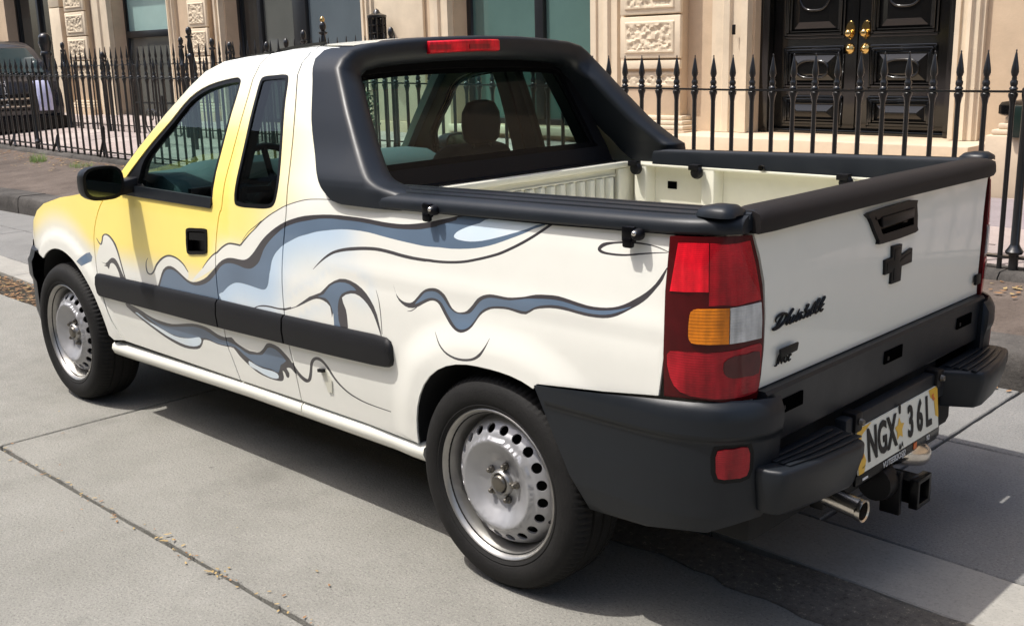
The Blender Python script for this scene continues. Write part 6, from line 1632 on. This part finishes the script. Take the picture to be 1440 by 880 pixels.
# ------------------------------------------------------------------ dark van beyond the railing
M['navy'] = mat('van_navy', (0.016, 0.018, 0.026), rough=.22, coat=.6)
M['vanglass'] = pane_mat('van_glass', (0.03, 0.05, 0.055), .05)
M['headlamp'] = mat('headlamp', (0.62, 0.63, 0.85), rough=.15, coat=.6, var=.1, vscale=5)
van = thing('dark_van', 'dark navy van with pale headlamp standing behind the railing beside the house', 'van', (18.5, -4.6, .3))
prof = [(16.62, .62), (16.58, .80), (16.62, 1.02), (16.74, 1.22), (16.92, 1.32), (17.15, 1.56), (17.38, 1.76), (17.62, 1.86), (18.0, 1.91), (21.4, 1.95), (21.55, 1.9), (21.6, .65), (21.4, .55), (16.8, .52)]
secs = []
YN, YF = -3.86, -5.40
for y, k, zk in ((YN - .02, .0, .06), (YN - .01, .2, .03), (YN, 1, 0), (-4.2, 1, -.015), (-5.0, 1, -.015), (YF, 1, 0), (YF + .01, .2, .03), (YF + .02, 0, .06)):
    secs.append([(x + (.10 if x < 19 else -.06) * (1 - k), y + (.0 if z < 1.3 else (-.10 if y > -4.6 else .10) * (z - 1.3) / .6), z - zk * (1 if z > 1.2 else 0)) for x, z in prof])
MB().loft(secs).build('van_body', M['navy'], van, angle=30)
MB().loft([[(16.93, y + d * 0, 1.345), (17.13, y - d * .04, 1.555), (17.35, y - d * .08, 1.745), (17.34, y - d * .08, 1.78), (17.10, y - d * .04, 1.585), (16.90, y, 1.375)] for y, d in ((-4.02, 1), (-5.26, -1))]).build('windscreen', M['vanglass'], van)
MB().prism([(17.35, 1.38), (17.45, 1.60), (17.6, 1.76), (18.6, 1.80), (18.6, 1.38)], 'y', YN + .004 - .0, YN - .06).build('side_window', M['vanglass'], van)
MB().box(16.48, 16.9, YF, YN, .42, .66).build('bumper', M['black'], van, bevel=.04)
for i in range(5):
    MB().box(16.565, 16.60, -4.85, -4.35, .76 + i * .06, .79 + i * .06).build('grille_bar', M['chrome'] if i % 2 else M['black'], van, bevel=.004)
for y in (-5.22, -4.30):
    MB().loft([[(x, y + .0, z), (x - .01, y + .12, z), (x, y + .25, z), (x + .06, y + .25, z), (x + .06, y, z)] for x, z in ((16.57, .74), (16.575, .95), (16.62, 1.10), (16.70, 1.24))]).build('headlamp', M['headlamp'], van, bevel=.015)
for i in range(4):
    text_mesh('side_lettering', 'H1EZ'[i], .13, M['whiteink'], van, (16.57 + max(0, .10 - i * .04), -4.46, 1.20 - i * .10), (0, -1, 0), (.12, 0, 1), .001)
for x in (17.3, 20.6):
    for y in (YN - .10, YF + .10):
        MB().lathe([(.0, -.09), (.30, -.09), (.33, -.06), (.335, 0), (.33, .06), (.30, .09), (.20, .09), (.19, .06), (0, .06)], (x, y, .60), 'y', 28).build('wheel', M['rubber'], van)
# added shrub, stands in for the tree reflected in the rear window
M['leafdark'] = mat('shrub_leaf', (0.035, 0.065, 0.028), rough=.6, var=.5, vscale=9)
shr = thing('shrub', 'added dark leafy shrub standing in for the tree reflection in the pickup rear window', 'shrub', (8.3, -5.0, .3))
sb = MB()
for i in range(2600):
    a = rng.uniform(0, 6.28); rr = rng.random() ** .4; ph = rng.uniform(-1, 1)
    d = Vector((math.cos(a) * math.sqrt(1 - ph * ph), math.sin(a) * math.sqrt(1 - ph * ph), ph)) * rr
    k = 1 + .35 * noise.noise(d * 3)
    p = Vector((8.3, -5.0, .88)) + Vector((d.x * .48, d.y * .38, d.z * .55)) * k
    u = Vector((rng.gauss(0, 1), rng.gauss(0, 1), rng.gauss(0, 1))).normalized(); v = u.orthogonal().normalized()
    s_ = rng.uniform(.02, .038)
    sb.add([p - u * s_, p + v * s_ * .5, p + u * s_, p - v * s_ * .5], [(0, 1, 2, 3)])
sb.build('foliage', M['leafdark'], shr, fix=False)
stem = MB()
for k in range(6):
    q = k * 1.05
    stem.tube([(8.3, -5.0, .28), (8.3 + .08 * math.cos(q), -5.0 + .08 * math.sin(q), .6), (8.3 + .28 * math.cos(q), -5.0 + .24 * math.sin(q), 1.1)], .014, 6, scale=[1.4, 1, .5])
stem.build('stem', mat('bark', (0.08, 0.06, 0.04), rough=.9), shr)

# ------------------------------------------------------------------ unseen terrace added behind the camera for shade and reflections
M['brick'] = mat('terrace_brick', (0.21, 0.18, 0.145), rough=.9, var=.2, vscale=5, spec=.2)
terr = thing('unseen_terrace', 'unseen buff brick terrace added across the road for shade and reflections', 'terrace', (5, 14, 0))
tw = MB()
xs = [-32 + 3.0 * k for k in range(29)]
tw.box(-32.6, 54.6, 14.3, 20, 0, 10.5)
for z0, z1 in ((0, .9), (2.9, 4.0), (6.0, 7.0), (8.8, 10.5)):
    tw.box(-32.6, 54.6, 14.0, 14.299, z0, z1)
for z0, z1 in ((.9, 2.9), (4.0, 6.0), (7.0, 8.8)):
    for x in xs: tw.box(x - .8, x + .8, 14.0, 14.299, z0 + .001, z1 - .001)
tw.build('wall', M['brick'], terr, fix=False)
first = None
for z0, z1 in ((.9, 2.9), (4.0, 6.0), (7.0, 8.8)):
    for x in xs[:-1]:
        if first is None:
            first = MB().box(-.70, .70, -.02, .02, -1.0, 1.0).build('window', M['pane_dark'], terr)
            o = first
        else:
            o = copy_obj(first, terr)
        o.location = (x + 1.5, 14.25, (z0 + z1) / 2)
